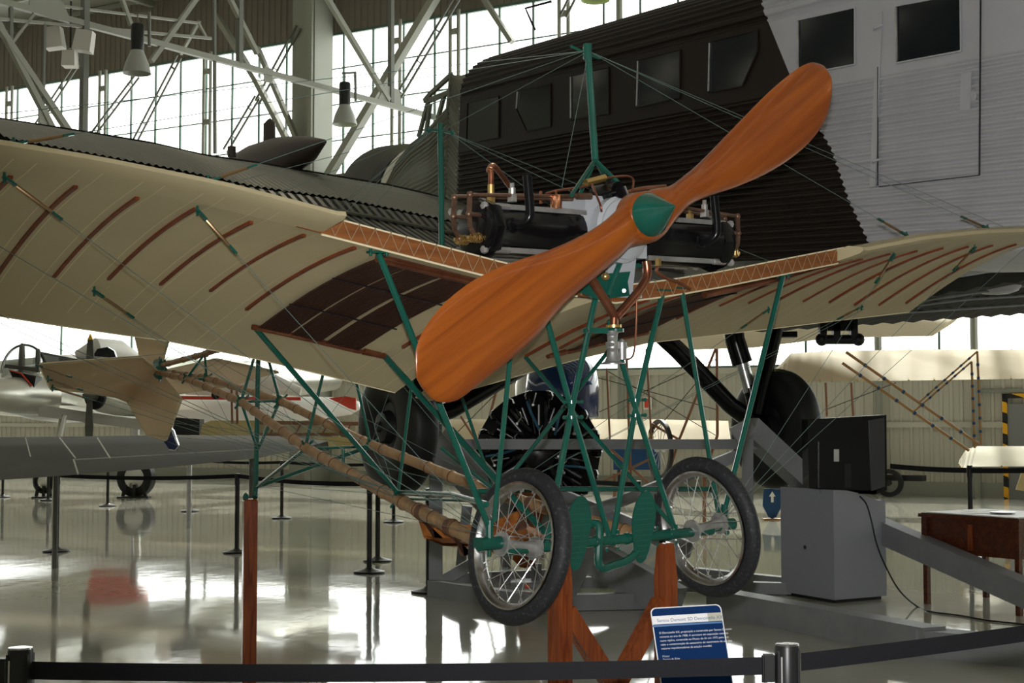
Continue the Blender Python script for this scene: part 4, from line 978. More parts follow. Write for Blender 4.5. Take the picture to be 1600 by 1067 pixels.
slats(strip, edge, Vector((0, 0, -.05)), Vector((0, 0, 0)), 'flap')
b = MB(); b.slab([HP(x, y, rp - DH * 2.75, SPo) for x, y in ((696, 396), (735, 378), (830, 405), (1000, 408), (1075, 414), (1062, 450), (900, 470), (780, 440))], DH * .04); b.build('root_fairing', M['greyskin'], pw)
for i in range(9): b = MB(); b.bar(HP(1020 + i * 8, 410 + i * .6, rp - DH * 2.8, SPo), HP(1004 + i * 8, 420, rp - DH * 2.8, SPo), .02, .01); b.build('slat', M['wingdark'], pw)
# port engine nacelle with exhaust stack
q = HP(410, 262, rp + DH * .9, SPo); b = MB(); b.lathe(q - DH * 1.5, DH, [(0, .02), (.4, .12), (1.0, .21), (1.6, .24), (2.1, .22), (2.3, .1)], 28); na = b.build('engine_nacelle', M['nacelle'], JU)
b = MB(); a = HP(421, 245, rp + DH * .8, SPo); c = HP(421, 193, rp + DH * .8, SPo); b.tube([a, c, c + Vector((-.02, 0, .02))], [.062, .058, .045], 14); b.build('exhaust_stack', M['nacelle'], na)
b = MB(); a = HP(362, 245, rp + DH * .8, SPo); c = HP(362, 229, rp + DH * .8, SPo); b.tube([a, c], .04, 10); b.build('filler_cap', M['nacelle'], na)
# aerial on the roof
a = P(836, 47, 13.2); b = MB(); b.tube([a, P(821, 13, 13.2), P(862, 2, 13.2)], .012, 6); b.build('aerial', M['blackm'], JU)
# ---- starboard wing, seen from below
pL, pT = F(-6.3, 0, -1.72), F(-2.7, 0, -1.72)
le = [HP(x, y, pL, SPo) for x, y in ((1040, 523), (1205, 517), (1420, 503), (1720, 482))]
te = [HP(x, y, pT, SPo) for x, y in ((1150, 500), (1420, 468), (1600, 438), (1720, 418))]
b = MB(); rows = []
for i in range(81):
    k = -2.6 - 6.6 * i / 80; a, c = at_k(le, k), at_k(te, k); o = .012 * (1, 0, -1, 0)[i % 4]
    rows.append([a + (c - a) * (j / 4) + Vector((0, 0, o)) for j in range(5)] + [c + Vector((0, 0, .12)), a + (c - a) * .3 + Vector((0, 0, .42)), a + Vector((0, 0, .2)) + DH * .1])
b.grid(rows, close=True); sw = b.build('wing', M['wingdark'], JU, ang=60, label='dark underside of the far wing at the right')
b = MB()
for f in (.32, .55, .8): b.tube([at_k(le, -2.6 - 6.4 * i / 20) * (1 - f) + at_k(te, -2.6 - 6.4 * i / 20) * f + Vector((0, 0, -.02)) for i in range(21)], .018, 6)
b.build('hinge_strip', M['greysteel'], sw)
b = MB(); a = P(1556, 447, 14.5); b.ball(a, .25, (1, .8, .35)); b.build('fairing', M['greyskin'], sw)
b = MB(); a = P(1311, 526, 15.5)
for dx in (-.17, -.03, .15): b.box(a + Vector((dx, 0, .08)), (.07, .1, .22))
b.box(a + Vector((0, 0, .12)), (.26, .1, .12)); b.tube([a + Vector((-.17, 0, -.03)), a + Vector((.19, 0, -.03))], .05, 12); b.ball(a + Vector((-.18, 0, -.03)), .068, n=12); b.ball(a + Vector((.2, 0, -.03)), .068, n=12); b.tube([P(1330, 470, 15.5) , P(1320, 516, 15.5)], .03, 6); b.build('balance_weight', M['blackm'], sw)
b = MB(); a = P(1228, 523, 15.5); b.box(a, (.2, .2, .06)); b.build('bracket', M['blackm'], sw)
# ---- landing gear
def big_wheel(c, R, wd, lab):
    b = MB(); pr_ = []
    for i in range(20):
        a = 2 * PI * i / 20; ca, sa = math.cos(a), math.sin(a); pr_.append((math.copysign(abs(ca) ** .8, ca) * wd / 2, R - .19 + math.copysign(abs(sa) ** .8, sa) * .19))
    b.lathe(c, SPo, pr_, 48, closed=True); w = b.build('wheel', M['tyre'], JU)
    b = MB(); b.lathe(c, SPo, [(-.1, .30), (-.09, .34), (.09, .34), (.1, .33), (.06, .30), (.08, .14), (.15, .12), (.16, .05), (.19, .04), (.2, .01)], 32)
    for k in range(10): a = 2 * PI * k / 10; x, y, d = frame(SPo); b.ball(c + SPo * .08 + (x * math.cos(a) + y * math.sin(a)) * .22, .014, n=6)
    b.build('wheel_hub', M['blackm'], w); return w
cl, cr = P(621, 667, 12.3), P(1212, 670, 14.3)
big_wheel(cl, .565, .30, ''); big_wheel(cr, .575, .32, '')
def leg(pts, r, m='black'): b = MB(); b.tube(pts, r, 14); return b.build('gear_leg', M[m], JU)
leg([cl + Vector((.05, 0, 0)), P(705, 640, 12.6), P(840, 560, 13.2)], .075)
leg([P(1035, 525, 14), P(1060, 548, 14), P(1140, 632, 14.1), P(1160, 648, 14.1), cr], .085)
leg([P(1143, 490, 14.3), P(1148, 530, 14.3), P(1160, 568, 14.3)], [.10, .095, .10]); leg([P(1158, 560, 14.3), P(1172, 612, 14.3)], .062, 'steel'); leg([P(1170, 602, 14.3), P(1188, 665, 14.3)], [.062, .08])
leg([P(1214, 510, 14.2), P(1183, 648, 14.1)], .065)
b = MB(); b.cyl(cr - SPo * .3, cr + SPo * .35, .09); b.build('axle_stub', M['blackm'], JU)
# ================================================================== GREY SUPPORT FRAMES
CR = empty('support_frame'); tag(CR, 'grey welded steel cradle with posts, floor beams and long sloping braces under the big transport', 'support frame')
def beam(a, c, w=.14, h=.12, nm='beam', up=Vector((0, 0, 1))): b = MB(); b.bar(a, c, w, h, up); return b.build(nm, M['greysteel'], CR)
def Gz(px, py, z): p = G(px, py); return p + Vector((0, 0, z))
beam(P(1168, 672, 13.35), G(1168, 930), .1, .1, 'post'); beam(P(1146, 680, 13.3), P(1176, 664, 13.3), .1, .14); 
beam(P(1168, 668, 13.4), P(1300, 790, 14.2), .17, .2, 'brace'); beam(P(1288, 790, 14.3), G(1690, 985) + Vector((0, 0, .1)), .16, .2, 'brace')
beam(Gz(1120, 958, .1), Gz(1460, 1027, .1), .2, .2, 'floor_beam'); beam(Gz(1440, 1024, .09), Gz(1720, 1052, .09), .2, .18, 'floor_beam'); 
beam(P(715, 694, 13.1), P(1182, 694, 13.5), .09, .09); 
beam(P(1165, 706, 13.45), P(870, 822, 13.2), .1, .1, 'brace'); beam(P(862, 770, 13.6), P(1080, 860, 13.2), .1, .14, 'brace'); beam(P(850, 825, 13.4), P(1060, 945, 12.4), .12, .3, 'brace'); beam(P(930, 835, 12.8), G(868, 962) + Vector((0, 0, .05)), .12, .16, 'brace')
beam(Gz(1050, 898, .05), Gz(1290, 925, .05), .12, .1, 'floor_beam'); beam(Gz(1060, 925, .06), Gz(1260, 930, .06), .12, .1, 'floor_beam')
beam(Gz(676, 930, .07), Gz(880, 962, .07), .12, .14, 'floor_beam'); beam(Gz(700, 912, .05), Gz(860, 905, .05), .1, .1, 'floor_beam'); beam(Gz(880, 954, .07), Gz(1060, 950, .07), .12, .13, 'floor_beam'); beam(Gz(890, 918, .05), Gz(1040, 915, .05), .12, .1, 'floor_beam')
q = G(681, 929); beam(q, P(681, 662, q.y), .115, .12, 'post'); beam(P(688, 690, q.y - .1), P(790, 800, q.y - .5), .12, .34, 'brace'); beam(P(690, 908, q.y), P(745, 876, q.y), .08, .1, 'brace'); q = G(718, 905); beam(q, P(730, 790, q.y), .2, .1, 'post')
b = MB(); b.ball(P(1137, 907, 12.6), .03, n=8); b.build('cap', M['orange'], CR); b = MB(); b.ball(P(824, 916, 12.8), .022, n=8); b.build('cap', M['orange'], CR)
# ================================================================== KIOSK, TELEVISION, CABLE, DESK
def c4(px, py): p = G(px, py); return Vector((p.x, p.y, 0))
kl, kc, kr = c4(1221, 929), c4(1304, 943), c4(1385.5, 936); kb = kl + kr - kc
def prof_pts(base, z0): return base + Vector((0, 0, z0))
zt = .98; side = [(0, zt), (.25, zt - .006), (.5, zt - .035), (.75, zt - .085), (.88, zt - .105), (.93, zt - .10), (1, zt - .11)]
ko = empty('kiosk', kc); tag(ko, 'grey painted board pedestal with a sloping top beneath the black television', 'pedestal')
b = MB(); up = []
rows = [[kc + (kr - kc) * f + Vector((0, 0, z)) - kc for f, z in side], [kl + (kb - kl) * f + Vector((0, 0, z)) - kc for f, z in side]]
rt = [r for r in rows]
lo = [Vector((0, 0, .03)), kl - kc + Vector((0, 0, .03)), kb - kc + Vector((0, 0, .03)), kr - kc + Vector((0, 0, .03))]
vs = rows[0] + rows[1] + lo; n = len(side); fs = [(i, i + 1, n + i + 1, n + i) for i in range(n - 1)]
fs += [tuple([2 * n] + [2 * n + 3] + list(range(n - 1, -1, -1))), tuple([2 * n + 1] + [n + i for i in range(n)] + [2 * n + 2]), (2 * n, 0, n, 2 * n + 1), (2 * n + 3, 2 * n + 2, 2 * n - 1, n - 1), (2 * n, 2 * n + 1, 2 * n + 2, 2 * n + 3)]
b.add(vs, fs); b.build('cabinet', M['kiosk'], ko, ang=15)
b = MB(); dx = (kl - kc).normalized(); dy = (kr - kc).normalized(); b.box(((kl + kr) / 2 - kc) + Vector((0, 0, .015)), ((kl - kc).length * .9, (kr - kc).length * .9, .03), dx, dy, Vector((0, 0, 1))); b.build('plinth', M['blackm'], ko)
b = MB(); p = HP(1258, 855, kc, dx) - kc; b.lathe(p + dy * -.004, dy, [(0, .018), (.004, .018)], 16); b.build('cable_hole', M['blackm'], ko)
to = empty('television', P(1322, 772, 13.25)); tag(to, 'black television seen from behind, standing on the grey pedestal', 'television')
tc = Vector(to.location); k = 13.25 / FPX
def T(px, py, d=0.0): q = P(px, py, 13.25 + d) - tc; return q
b = MB(); b.slab([T(1262, 655), T(1385, 648), T(1386, 766), T(1366, 773), T(1264, 763)], Vector((0, .28, 0))); b.build('casing', M['tv'], to, ang=20)
b = MB(); b.slab([T(1280, 690, -.03), T(1352, 690, -.03), T(1352, 764, -.03), T(1280, 762, -.03)], Vector((0, .03, 0))); b.build('back_cover', M['tv'], to)
b = MB(); b.slab([T(1303, 702, -.034), T(1311, 702, -.034), T(1311, 721, -.034), T(1303, 721, -.034)], Vector((0, .004, 0))); b.build('paper_label', M['paper'], to)
b = MB(); b.slab([T(1321, 725, -.04), T(1330, 725, -.04), T(1330, 762, -.04), T(1321, 762, -.04)], Vector((0, .01, 0))); b.build('connector_slot', M['blackm'], to)
b = MB(); b.slab([T(1358, 657, -.02), T(1382, 652, -.005), T(1383, 760, -.005), T(1362, 767, -.02)], Vector((0, .02, 0))); b.build('side_panel', M['tvside'], to)
b = MB(); b.box(T(1322, 768, .1), (.5, .2, .03)); b.build('stand_foot', M['tv'], to)
b = MB(); pts = [P(1344, 776, 13.2), P(1354, 788, 13.0), P(1362, 815, 12.9), P(1370, 850, 12.8), P(1384, 885, 12.7), P(1405, 922, 12.6)] + [G(x, y) + Vector((0, 0, .008)) for x, y in ((1432, 948), (1455, 957), (1500, 963), (1545, 971), (1600, 977), (1650, 984))]
b.tube(smooth(pts), .0075, 6); tag(b.build('power_cable', M['cord']), 'thin dark cable drooping from the television pedestal and running along the floor', 'cable')
da, db_, dc = c4(1449, 943), c4(1593, 962), c4(1541, 933); dd = db_ + dc - da
de = empty('desk', da); tag(de, 'dark mahogany desk on slender legs with papers under glass, cut by the right edge', 'desk')
ex, ey = (db_ - da).normalized(), (dc - da).normalized(); Lx, Ly = (db_ - da).length, (dc - da).length; Zv = Vector((0, 0, 1))
for p in (da, db_, dc, dd):
    q = p - da; b = MB(); b.box(q + Zv * .25, (.045, .045, .5), ex, ey, Zv); b.box(q + Zv * .63, (.06, .06, .28), ex, ey, Zv); b.build('leg', M['mahog'], de)
cen = (da + dd) / 2 - da
b = MB(); b.box(cen + Zv * .60, (Lx - .02, Ly - .02, .30), ex, ey, Zv); b.box(cen + Zv * .50 - ey * (Ly / 2 + .0), (.5, .02, .02), ex, ey, Zv); b.build('body', M['mahog'], de)
b = MB(); 
b.box(cen + Zv * .60 - ey * (Ly / 2 + .002) , (.045, .02, .22), ex, ey, Zv); b.build('panel_trim', M['stand'], de)
b = MB(); b.box(cen + Zv * .765, (Lx + .1, Ly + .1, .03), ex, ey, Zv); b.box(cen + Zv * .783, (Lx + .06, Ly + .06, .008), ex, ey, Zv); b.build('desk_top', M['mahog'], de)
b = MB(); b.box(cen + Zv * .790, (Lx - .0, Ly - .0, .006), ex, ey, Zv); b.build('glass_plate', M['paper'], de)
b = MB(); q = cen + Zv * .80 + ex * .1 - ey * .1; b.lathe(q, Zv, [(0, .1), (.01, .11), (.012, .09)], 16); tag(b.build('dish', M['steel']), 'small shiny dish lying on the mahogany desk', 'dish').location = da
for i, (u, v) in enumerate(((-.3, .1), (-.1, -.15))):
    b = MB(); b.box(cen + Zv * .795 + ex * u + ey * v, (.2, .28, .003), ex, ey, Zv); o = b.build('sheet', M['white']); o.location = da; tag(o, ('printed sheet on the mahogany desk, nearer its left end', 'printed sheet on the mahogany desk, nearer the dish')[i], 'paper', 'sheets on the desk')
# ================================================================== BELT BARRIERS
def stanchion(p, h, lab, group=None, cap='chrome', big=False):
    o = empty('belt_post', (p.x, p.y, 0))
    b = MB(); b.lathe((0, 0, 0), (0, 0, 1), [(0, .16), (.012, .165), (.02, .16), (.045, .05), (.06, .035)], 32); b.build('base', M['post'], o)
    b = MB(); b.lathe((0, 0, .05), (0, 0, 1), [(0, .028), (h - .19, .028)], 20); b.build('pole', M['post'], o)
    b = MB(); b.lathe((0, 0, h - .14), (0, 0, 1), [(0, .03), (.004, .033), (.132, .033), (.14, .03)], 28)
    if big:
        for a in (-2.5, -.7, .6, 2.4): b.box((math.cos(a) * .033, math.sin(a) * .033, .065 + h - .14), (.006, .012, .12))
    hd = b.build('belt_head', M['post'], o)
    b = MB(); b.lathe((0, 0, h - .003), (0, 0, 1), [(0, .031), (.004, .031), (.005, .025), (.003, .0)], 24); b.build('cap', M[cap], hd)
    if big:
        for a in (-2.2, -.75):
            b = MB(); b.bar(Vector((math.cos(a) * .034, math.sin(a) * .034, h - .03)), Vector((math.cos(a) * .034, math.sin(a) * .034, h - .105)), .004, .005); b.build('trim_strip', M['steel'], hd)
    return tag(o, lab, 'barrier post', group)
def belt(a, c, lab, sag=.02, hw=.023, th=.0015, group=None, gap=0.0):
    b = MB(); e = (c - a).normalized() * gap; a, c = a + e, c - e; d = (c - a); n = Vector((-d.y, d.x, 0)).normalized() * th; f, bk = [], []
    for i in range(17):
        t = i / 16; p = a + d * t - Vector((0, 0, sag * 4 * t * (1 - t))); f.append([p - Zv * hw + n, p + Zv * hw + n]); bk.append([p - Zv * hw - n, p + Zv * hw - n])
    b.grid(f); b.grid(bk); b.grid([[r[0] for r in f], [r[0] for r in bk]]); b.grid([[r[1] for r in f], [r[1] for r in bk]])
    return tag(b.build('barrier_belt', M['belt']), lab, 'belt', group)
f1, f2 = P(32, 1012, 3.98), P(1230, 1006, 3.98)
s1 = stanchion(f1, f1.z, 'near black belt post at the bottom left corner', big=True); s2 = stanchion(f2, f2.z, 'near black belt post at the bottom right, its belt going two ways', big=True)
h1, h2 = f1.z - .045, f2.z - .045
for o, p in ((s1, f1), (s2, f2)):
    b = MB(); b.box((-.049, 0, p.z - .062), (.026, .03, .07)); b.tube([(-.06, 0, p.z - .1), (-.06, 0, p.z - .03)], .008, 8); b.build('belt_clip', M['post'], o)
belt(Vector((f1.x + .03, f1.y, h1 - .014)), Vector((f2.x - .06, f2.y, h2 - .012)), 'wide black belt stretched across the bottom foreground', .012)
p3 = P(1700, 972, 4.45); belt(Vector((f2.x + .037, f2.y, h2 - .002)), p3 + Vector((0, 0, -.005)), 'black belt rising to the right edge of the foreground', .004)
belt(Vector((f1.x - .075, f1.y, h1 - .02)), Vector((f1.x - .9, f1.y + .1, h1)), 'short end of black belt leaving at the bottom left corner', .0)
SG = 'belt posts behind the little monoplane'
bp = [(88, 862, 'black belt post on the shiny floor, leftmost of the near row'), (370, 864, 'black belt post just left of the slim wooden tail stand'), (577, 895, 'nearer of two black belt posts standing close together beyond the seat'), (590, 877, 'farther of two black belt posts standing close together'), (670, 926, 'black belt post against the left corner of the grey steel frame'),
      (440, 810, 'black belt post in the back row to the right of the wooden tail stand'), (297, 799, 'black belt post in the back row beneath the tail fin'), (168, 791, 'black belt post in the back row beside the dark wheel'), (75, 782, 'short-looking belt post near a far wheel at the left'), (4, 777, 'black belt post at the left picture edge'), (615, 816, 'belt post seen behind the tail boom and big tyre')]
bt_ = []
for x, y, lab in bp:
    p = G(x, y); bt_.append(p); stanchion(p, .96, lab, SG)
bq = P(1515, 727, 17.5); p = Vector((bq.x, bq.y, 0)); stanchion(p, bq.z, 'black belt post standing behind the mahogany desk', SG)
q9 = G(786 + 8, 800); 
p7 = P(997, 726, 15.5); pp = Vector((p7.x, p7.y, 0)); stanchion(pp, .97, 'belt post in front of the dark blue display panel', SG)
BG = 'belts of the barriers behind'
def bb(a, c, lab, h=.93): belt(Vector((a.x, a.y, h)), Vector((c.x, c.y, h)), lab, .03, .024, group=BG, gap=.034)
bb(bt_[0], bt_[1], 'black belt between the two near posts left of the tail stand'); bb(bt_[1], bt_[2], 'black belt from the tail stand post to the pair of posts'); bb(bt_[9], bt_[8], 'far belt at the left picture edge')
bb(bt_[8], bt_[7], 'far belt leading to the dark wheel'); bb(bt_[7], bt_[6], 'far belt passing in front of the dark wheel'); bb(bt_[6], bt_[5], 'far belt below the tail fin'); bb(bt_[5], bt_[10], 'far belt running towards the big left tyre')
bb(bt_[10], pp, 'far belt passing behind the radial engine'); 
belt(Vector((p.x, p.y, bq.z - .06)), P(1386, 728, 17.8), 'belt between the television and the post behind the desk', .01, .03, gap=.035); belt(Vector((p.x, p.y, bq.z - .06)), P(1680, 732, 16.2), 'belt from the post behind the desk to the right edge', .01, .03, gap=.035)
# ================================================================== INFORMATION SIGN
sg_ = empty('information_sign', P(1078, 1060, 4.72)); tag(sg_, 'dark blue information sign with white heading and text in front of the wooden trestle', 'sign')
so = Vector(sg_.location); YS = 4.72
def Q(px, py, d=0.0): return P(px, py, YS + (1067 - py) * .0004 + d) - so
TL, TR, BLp, BRp = Q(1015.5, 950), Q(1126, 943.5), Q(1040, 1120), Q(1151, 1112)
XS = (TR - TL); YS_ = (BLp - TL)
def sq(u, v, d=0.0): return TL + XS * u + YS_ * v + XS.cross(YS_).normalized() * d
nrm = XS.cross(YS_).normalized()
if nrm.y > 0: nrm = -nrm
def rr(u0, v0, u1, v1, r, d, asp):
    o = []
    for cx, cy, a0 in ((u1 - r, v0 + r * asp, -PI / 2), (u1 - r, v1 - r * asp, 0), (u0 + r, v1 - r * asp, PI / 2), (u0 + r, v0 + r * asp, PI)):
        for k in range(7): a = a0 + PI / 2 * k / 6; o.append(TL + XS * (cx + math.cos(a) * r) + YS_ * (cy + math.sin(a) * r * asp) + nrm * d)
    return o
asp = XS.length / YS_.length
M['signblue'] = mat('sign_navy', (.004, .022, .085), .7, spec=.04); M['signw'] = mat('sign_white', (.62, .62, .64), .4); M['signtan'] = mat('sign_grey_green', (.34, .34, .27), .4); M['signlb'] = mat('sign_mid_blue', (.02, .10, .26), .4)
M['texth'] = mat('heading_ink', (.05, .10, .20), .5); M['textw'] = mat('white_ink', (.6, .61, .63), .5); M['texts'] = mat('pale_blue_ink', (.42, .48, .50), .5)
b = MB(); b.slab(rr(0, 0, 1, 1, .075, 0, asp), -nrm * .006); b.build('board', M['signw'], sg_)
b = MB(); b.slab(rr(.014, .009, .986, .99, .068, .0012, asp), -nrm * .001); b.build('printed_face', M['signblue'], sg_)
def rect(u0, v0, u1, v1, m, nm, d=.002): b = MB(); b.slab([TL + XS * u + YS_ * v + nrm * d for u, v in ((u0, v0), (u1, v0), (u1, v1), (u0, v1))], -nrm * .0005); return b.build(nm, M[m], sg_)
rect(.0, .078, .79, .155, 'signw', 'heading_band'); rect(.79, .078, .99, .155, 'signtan', 'heading_band'); rect(.0, .16, .99, .178, 'signlb', 'heading_band')
def text(s, u, v, size, m, nm='text_line', wd=None):
    cu = bpy.data.curves.new(nm, 'FONT'); cu.body = s; cu.size = size; cu.extrude = .0001; cu.materials.append(M[m])
    o = bpy.data.objects.new(nm, cu); C.objects.link(o); o.parent = sg_
    x = XS.normalized(); y = -(YS_ - x * YS_.dot(x)).normalized(); z = x.cross(y)
    mt_ = Matrix((x, y, z)).transposed().to_4x4(); mt_.translation = TL + XS * u + YS_ * v + nrm * .0028; o.matrix_local = mt_
    if wd:
        bpy.context.view_layer.update(); w = o.dimensions.x
        if w > 0: o.matrix_local = mt_ @ Matrix.Diagonal((wd * XS.length / w, 1, 1, 1))
    me = bpy.data.meshes.new_from_object(o); q = bpy.data.objects.new(nm, me); C.objects.link(q); q.parent = sg_; q.matrix_local = o.matrix_local.copy()
    bpy.data.objects.remove(o); return q
text('Santos Dumont SD Demoiselle XX', .07, .136, .0145, 'texth', wd=.67)
for i, s in enumerate(('O Demoiselle XX, projectado e construído por Santos Dumont', 'remonta ao ano de 1908. A aeronave em exposição consiste', 'numa réplica, construída no Museu do Ar em 1972 para assi-', 'nalar a comemoração do centenário do nascimento de um dos', 'maiores impulsionadores da aviação mundial.')):
    text(s, .075, .245 + i * .036, .0088, 'textw', wd=.80 if i < 4 else .575)
text('Motor', .075, .46, .0088, 'texts', wd=.09); text('Darracq de 35 hp', .075, .487, .0074, 'textw', wd=.19); text('Dimensões', .075, .516, .0088, 'texts', wd=.16)
text('Performance', .06, .785, .0088, 'texts', wd=.2); text('Velocidade Máxima - 90 km/h', .06, .81, .0074, 'textw', wd=.34)
b = MB(); c = (TL + TR + BLp + BRp) / 4; g0 = Vector((c.x, c.y + .06, -so.z)); b.tube([c - nrm * .02, Vector((c.x, c.y + .06, c.z - .08)), g0 + Zv * .02], .014, 10); b.lathe(g0, Zv, [(0, .14), (.015, .14), (.02, .12)], 24); b.build('sign_pole', M['post'], sg_)
# ================================================================== RADIAL ENGINE ON ITS STAND
re_ = empty('radial_engine', P(842, 708, 15.2)); tag(re_, 'black radial aero engine with blue hoses behind the grey cross beam', 'engine')
b = MB(); b.lathe((0, .25, 0), (0, -1, 0), [(0, .2), (.1, .27), (.35, .27), (.42, .2), (.5, .16), (.52, .06)], 28); b.build('crankcase', M['black'], re_)
for k in range(18):
    a = PI / 2 + 2 * PI * (k // 2 + .5 * (k % 2)) / 9; d = Vector((math.cos(a), 0, math.sin(a))); bo = Vector((0, .3 * (k % 2), 0)); b = MB(); pr_ = [(.22, .1)]
    for j in range(14): h = .28 + j * .016; pr_ += [(h, .115), (h + .006, .115), (h + .007, .09), (h + .015, .09)]
    b.lathe(bo, d, pr_, 18); x = d.cross(Vector((0, 1, 0))); b.box(d * .56 + bo, (.22, .26, .14), x, Vector((0, 1, 0)), d, taper=.75)
    for s in (-1, 1): b.ball(d * .58 + bo + x * s * .09 + Vector((0, -.05, 0)), .06, n=8); b.tube([d * .2 + bo + x * s * .04 + Vector((0, -.16, 0)), bo + d * .55 + x * s * .1 + Vector((0, -.12, 0))], .013, 6)
    b.build('cylinder', M['black'], re_, ang=40)
    b = MB(); b.tube([d * .24 + Vector((0, -.2, 0)), (d * .4 + x * .08) + Vector((0, -.22, 0)), (d * .52 + x * .12) + Vector((0, -.1, 0))], .014, 6); b.build('hose', M['hoseblue'] if k % 4 == 0 else M['blackm'], re_)
for k in range(14):
    b = MB(); a = k * 1.7; r = .12 + (k * .37 % .4); p = Vector((math.cos(a) * r, -.22, math.sin(a) * r)); b.tube([p, p + Vector((.05 * math.cos(a * 3), -.02, .07)), p + Vector((.03, .05, .12))], .006, 5); b.ball(p, .018, n=6); b.build('fitting', M['alu'], re_)
z0 = re_.location.z; b = MB()
for sx in (-1, 1): b.bar(Vector((sx * .35, .5, -z0)), Vector((sx * .22, .3, .1)), .08, .08); b.bar(Vector((sx * .35, -.3, -z0 + .04)), Vector((sx * .35, .7, -z0 + .04)), .08, .08)
b.bar(Vector((-.4, .5, -.35)), Vector((.4, .5, -.35)), .08, .08); b.build('engine_stand', M['greysteel'], re_)
# small laminated propeller on the floor display below it
pe = P(838, 800, 14.6); b = MB(); 
rows = [[Vector((math.cos(2 * PI * k / 10) * w, math.sin(2 * PI * k / 10) * .03 - .02 * i * .2, z)) for k in range(10)] for i, (z, w) in enumerate(((-.55, .03), (-.5, .11), (-.3, .14), (-.1, .1), (0, .13), (.05, .16), (.13, .18), (.2, .19), (.26, .17), (.3, .1)))]
b.grid(rows, close=True); b.add(rows[-1], [tuple(range(10))]); b.add(rows[0], [tuple(range(10))]); o = b.build('wooden_propeller', M['prop']); o.location = pe; o.rotation_euler = (0, .25, 0); tag(o, 'short brown wooden propeller behind the left spoked wheel', 'propeller')
b = MB(); b.bar(pe + Vector((0, .05, -.5)), Vector((pe.x, pe.y + .05, 0)), .1, .1); b.box(Vector((pe.x, pe.y + .05, .02)), (.5, .4, .04)); tag(b.build('propeller_stand', M['greysteel']), 'grey foot carrying the short wooden propeller', 'stand')
# ================================================================== BLUE COWLED AEROPLANE behind the engine
bl = empty('blue_cowled_aeroplane', P(878, 605, 17.5)); tag(bl, 'glossy dark blue rounded engine cowling with a built-in silver reflection behind the green struts', 'aeroplane')
bk_ = 17.5 / FPX; b = MB(); b.lathe((0, 0, -47 * bk_), (0, 0, 1), [(0, 57 * bk_), (.02, 58 * bk_), (.35, 58 * bk_), (.55, 54 * bk_), (.66, 43 * bk_), (.72, 27 * bk_), (.74, .01)], 36); b.build('cowling', M['blue'], bl)
b = MB(); b.lathe((-35 * bk_, .25, -35 * bk_), (0, 0, 1), [(0, 38 * bk_), (.3, 38 * bk_), (.48, 30 * bk_), (.56, 14 * bk_), (.57, .01)], 30); b.build('silver_reflection', M['silver'], bl)  # silver shape stands in for the bright reflection on the blue cowling
b = MB(); b.lathe((0, 0, -58 * bk_), (0, 0, 1), [(0, 30 * bk_), (.04, 44 * bk_), (.09, 52 * bk_)], 30); b.build('underside', M['white'], bl)
b = MB(); b.tube([(0, .4, -.4), (0, .9, -.5)], .3, 16); b.tube([(-.1, .5, -.4), (-.25, .5, -bl.location.z)], .05, 8); b.tube([(.1, .5, -.4), (.25, .5, -bl.location.z)], .05, 8); b.build('undercarriage', M['blackm'], bl)
b = MB(); a = P(820, 572, 18.5) - bl.location; b.tube([a + Vector((0, 0, -.5)), a, a + Vector((0, 0, .3))], [.03, .09, .06], 10); b.build('propeller_blade', M['prop'], bl)
# ================================================================== CREAM BIPLANES
M['ribcream'] = mat('rib_line', (.42, .34, .17), .6)
def wing_slab(front, back, th, nm, m, parent, ribs=0):
    """front/back: matching polylines; ribbed fabric slab with real thickness"""
    b = MB(); n = ribs * 6 if ribs else 12; rows = []
    def s_(pl, t):
        x = t * (len(pl) - 1); i = min(int(x), len(pl) - 2); return pl[i] + (pl[i + 1] - pl[i]) * (x - i)
    for i in range(n + 1):
        a, c = s_(front, i / n), s_(back, i / n); sc = th * .18 * abs(math.sin(PI * i / 6)) if ribs else 0
        rows.append([a, a + (c - a) * .12 + Zv * th * .5, a + (c - a) * .4 + Zv * (th * .6 - sc), c, a + (c - a) * .4 - Zv * (th * .4 - sc), a + (c - a) * .12 - Zv * th * .45])
    b.grid(rows, close=True); b.add(rows[0], [tuple(range(6))]); b.add(rows[-1], [tuple(range(6))])
    w = b.build(nm, M[m], parent, ang=25)
    if ribs:
        b = MB()
        for i in range(ribs + 1):
            a, c = s_(front, i / ribs), s_(back, i / ribs); b.tube([a + Vector((0, -.01, 0)), a + (c - a) * .12 - Zv * (th * .45 + .01), a + (c - a) * .4 - Zv * (th * .4 + .01), c], .016, 5)
        b.build('rib', M['ribcream'], w)
    return w
bi = empty('ribbed_biplane'); tag(bi, 'pale cream ribbed biplane wings joined by golden struts with blue bindings at the right', 'aeroplane')
Y0 = 22.5
wing_slab([P(x, y, Y0 + 1.5) for x, y in ((1204, 590), (1237, 552), (1300, 548), (1460, 546), (1700, 546))], [P(x, y, Y0 - .0) for x, y in ((1200, 590), (1226, 597), (1300, 596), (1460, 594), (1700, 590))], .1, 'wing', 'yellowfab', bi, 16)
wing_slab([P(x, y, Y0 + .8) for x, y in ((1499, 722), (1510, 702), (1530, 697), (1700, 697))], [P(x, y, Y0 - .3) for x, y in ((1498, 726), (1503, 733), (1520, 729), (1700, 728))], .07, 'wing', 'whitefab', bi, 8)
b = MB(); b.slab([P(1598, 735, 21), P(1640, 725, 21), P(1640, 775, 21), P(1588, 765, 21)], (0, .04, 0)); b.build('fabric_panel', M['yellowfab'], bi)
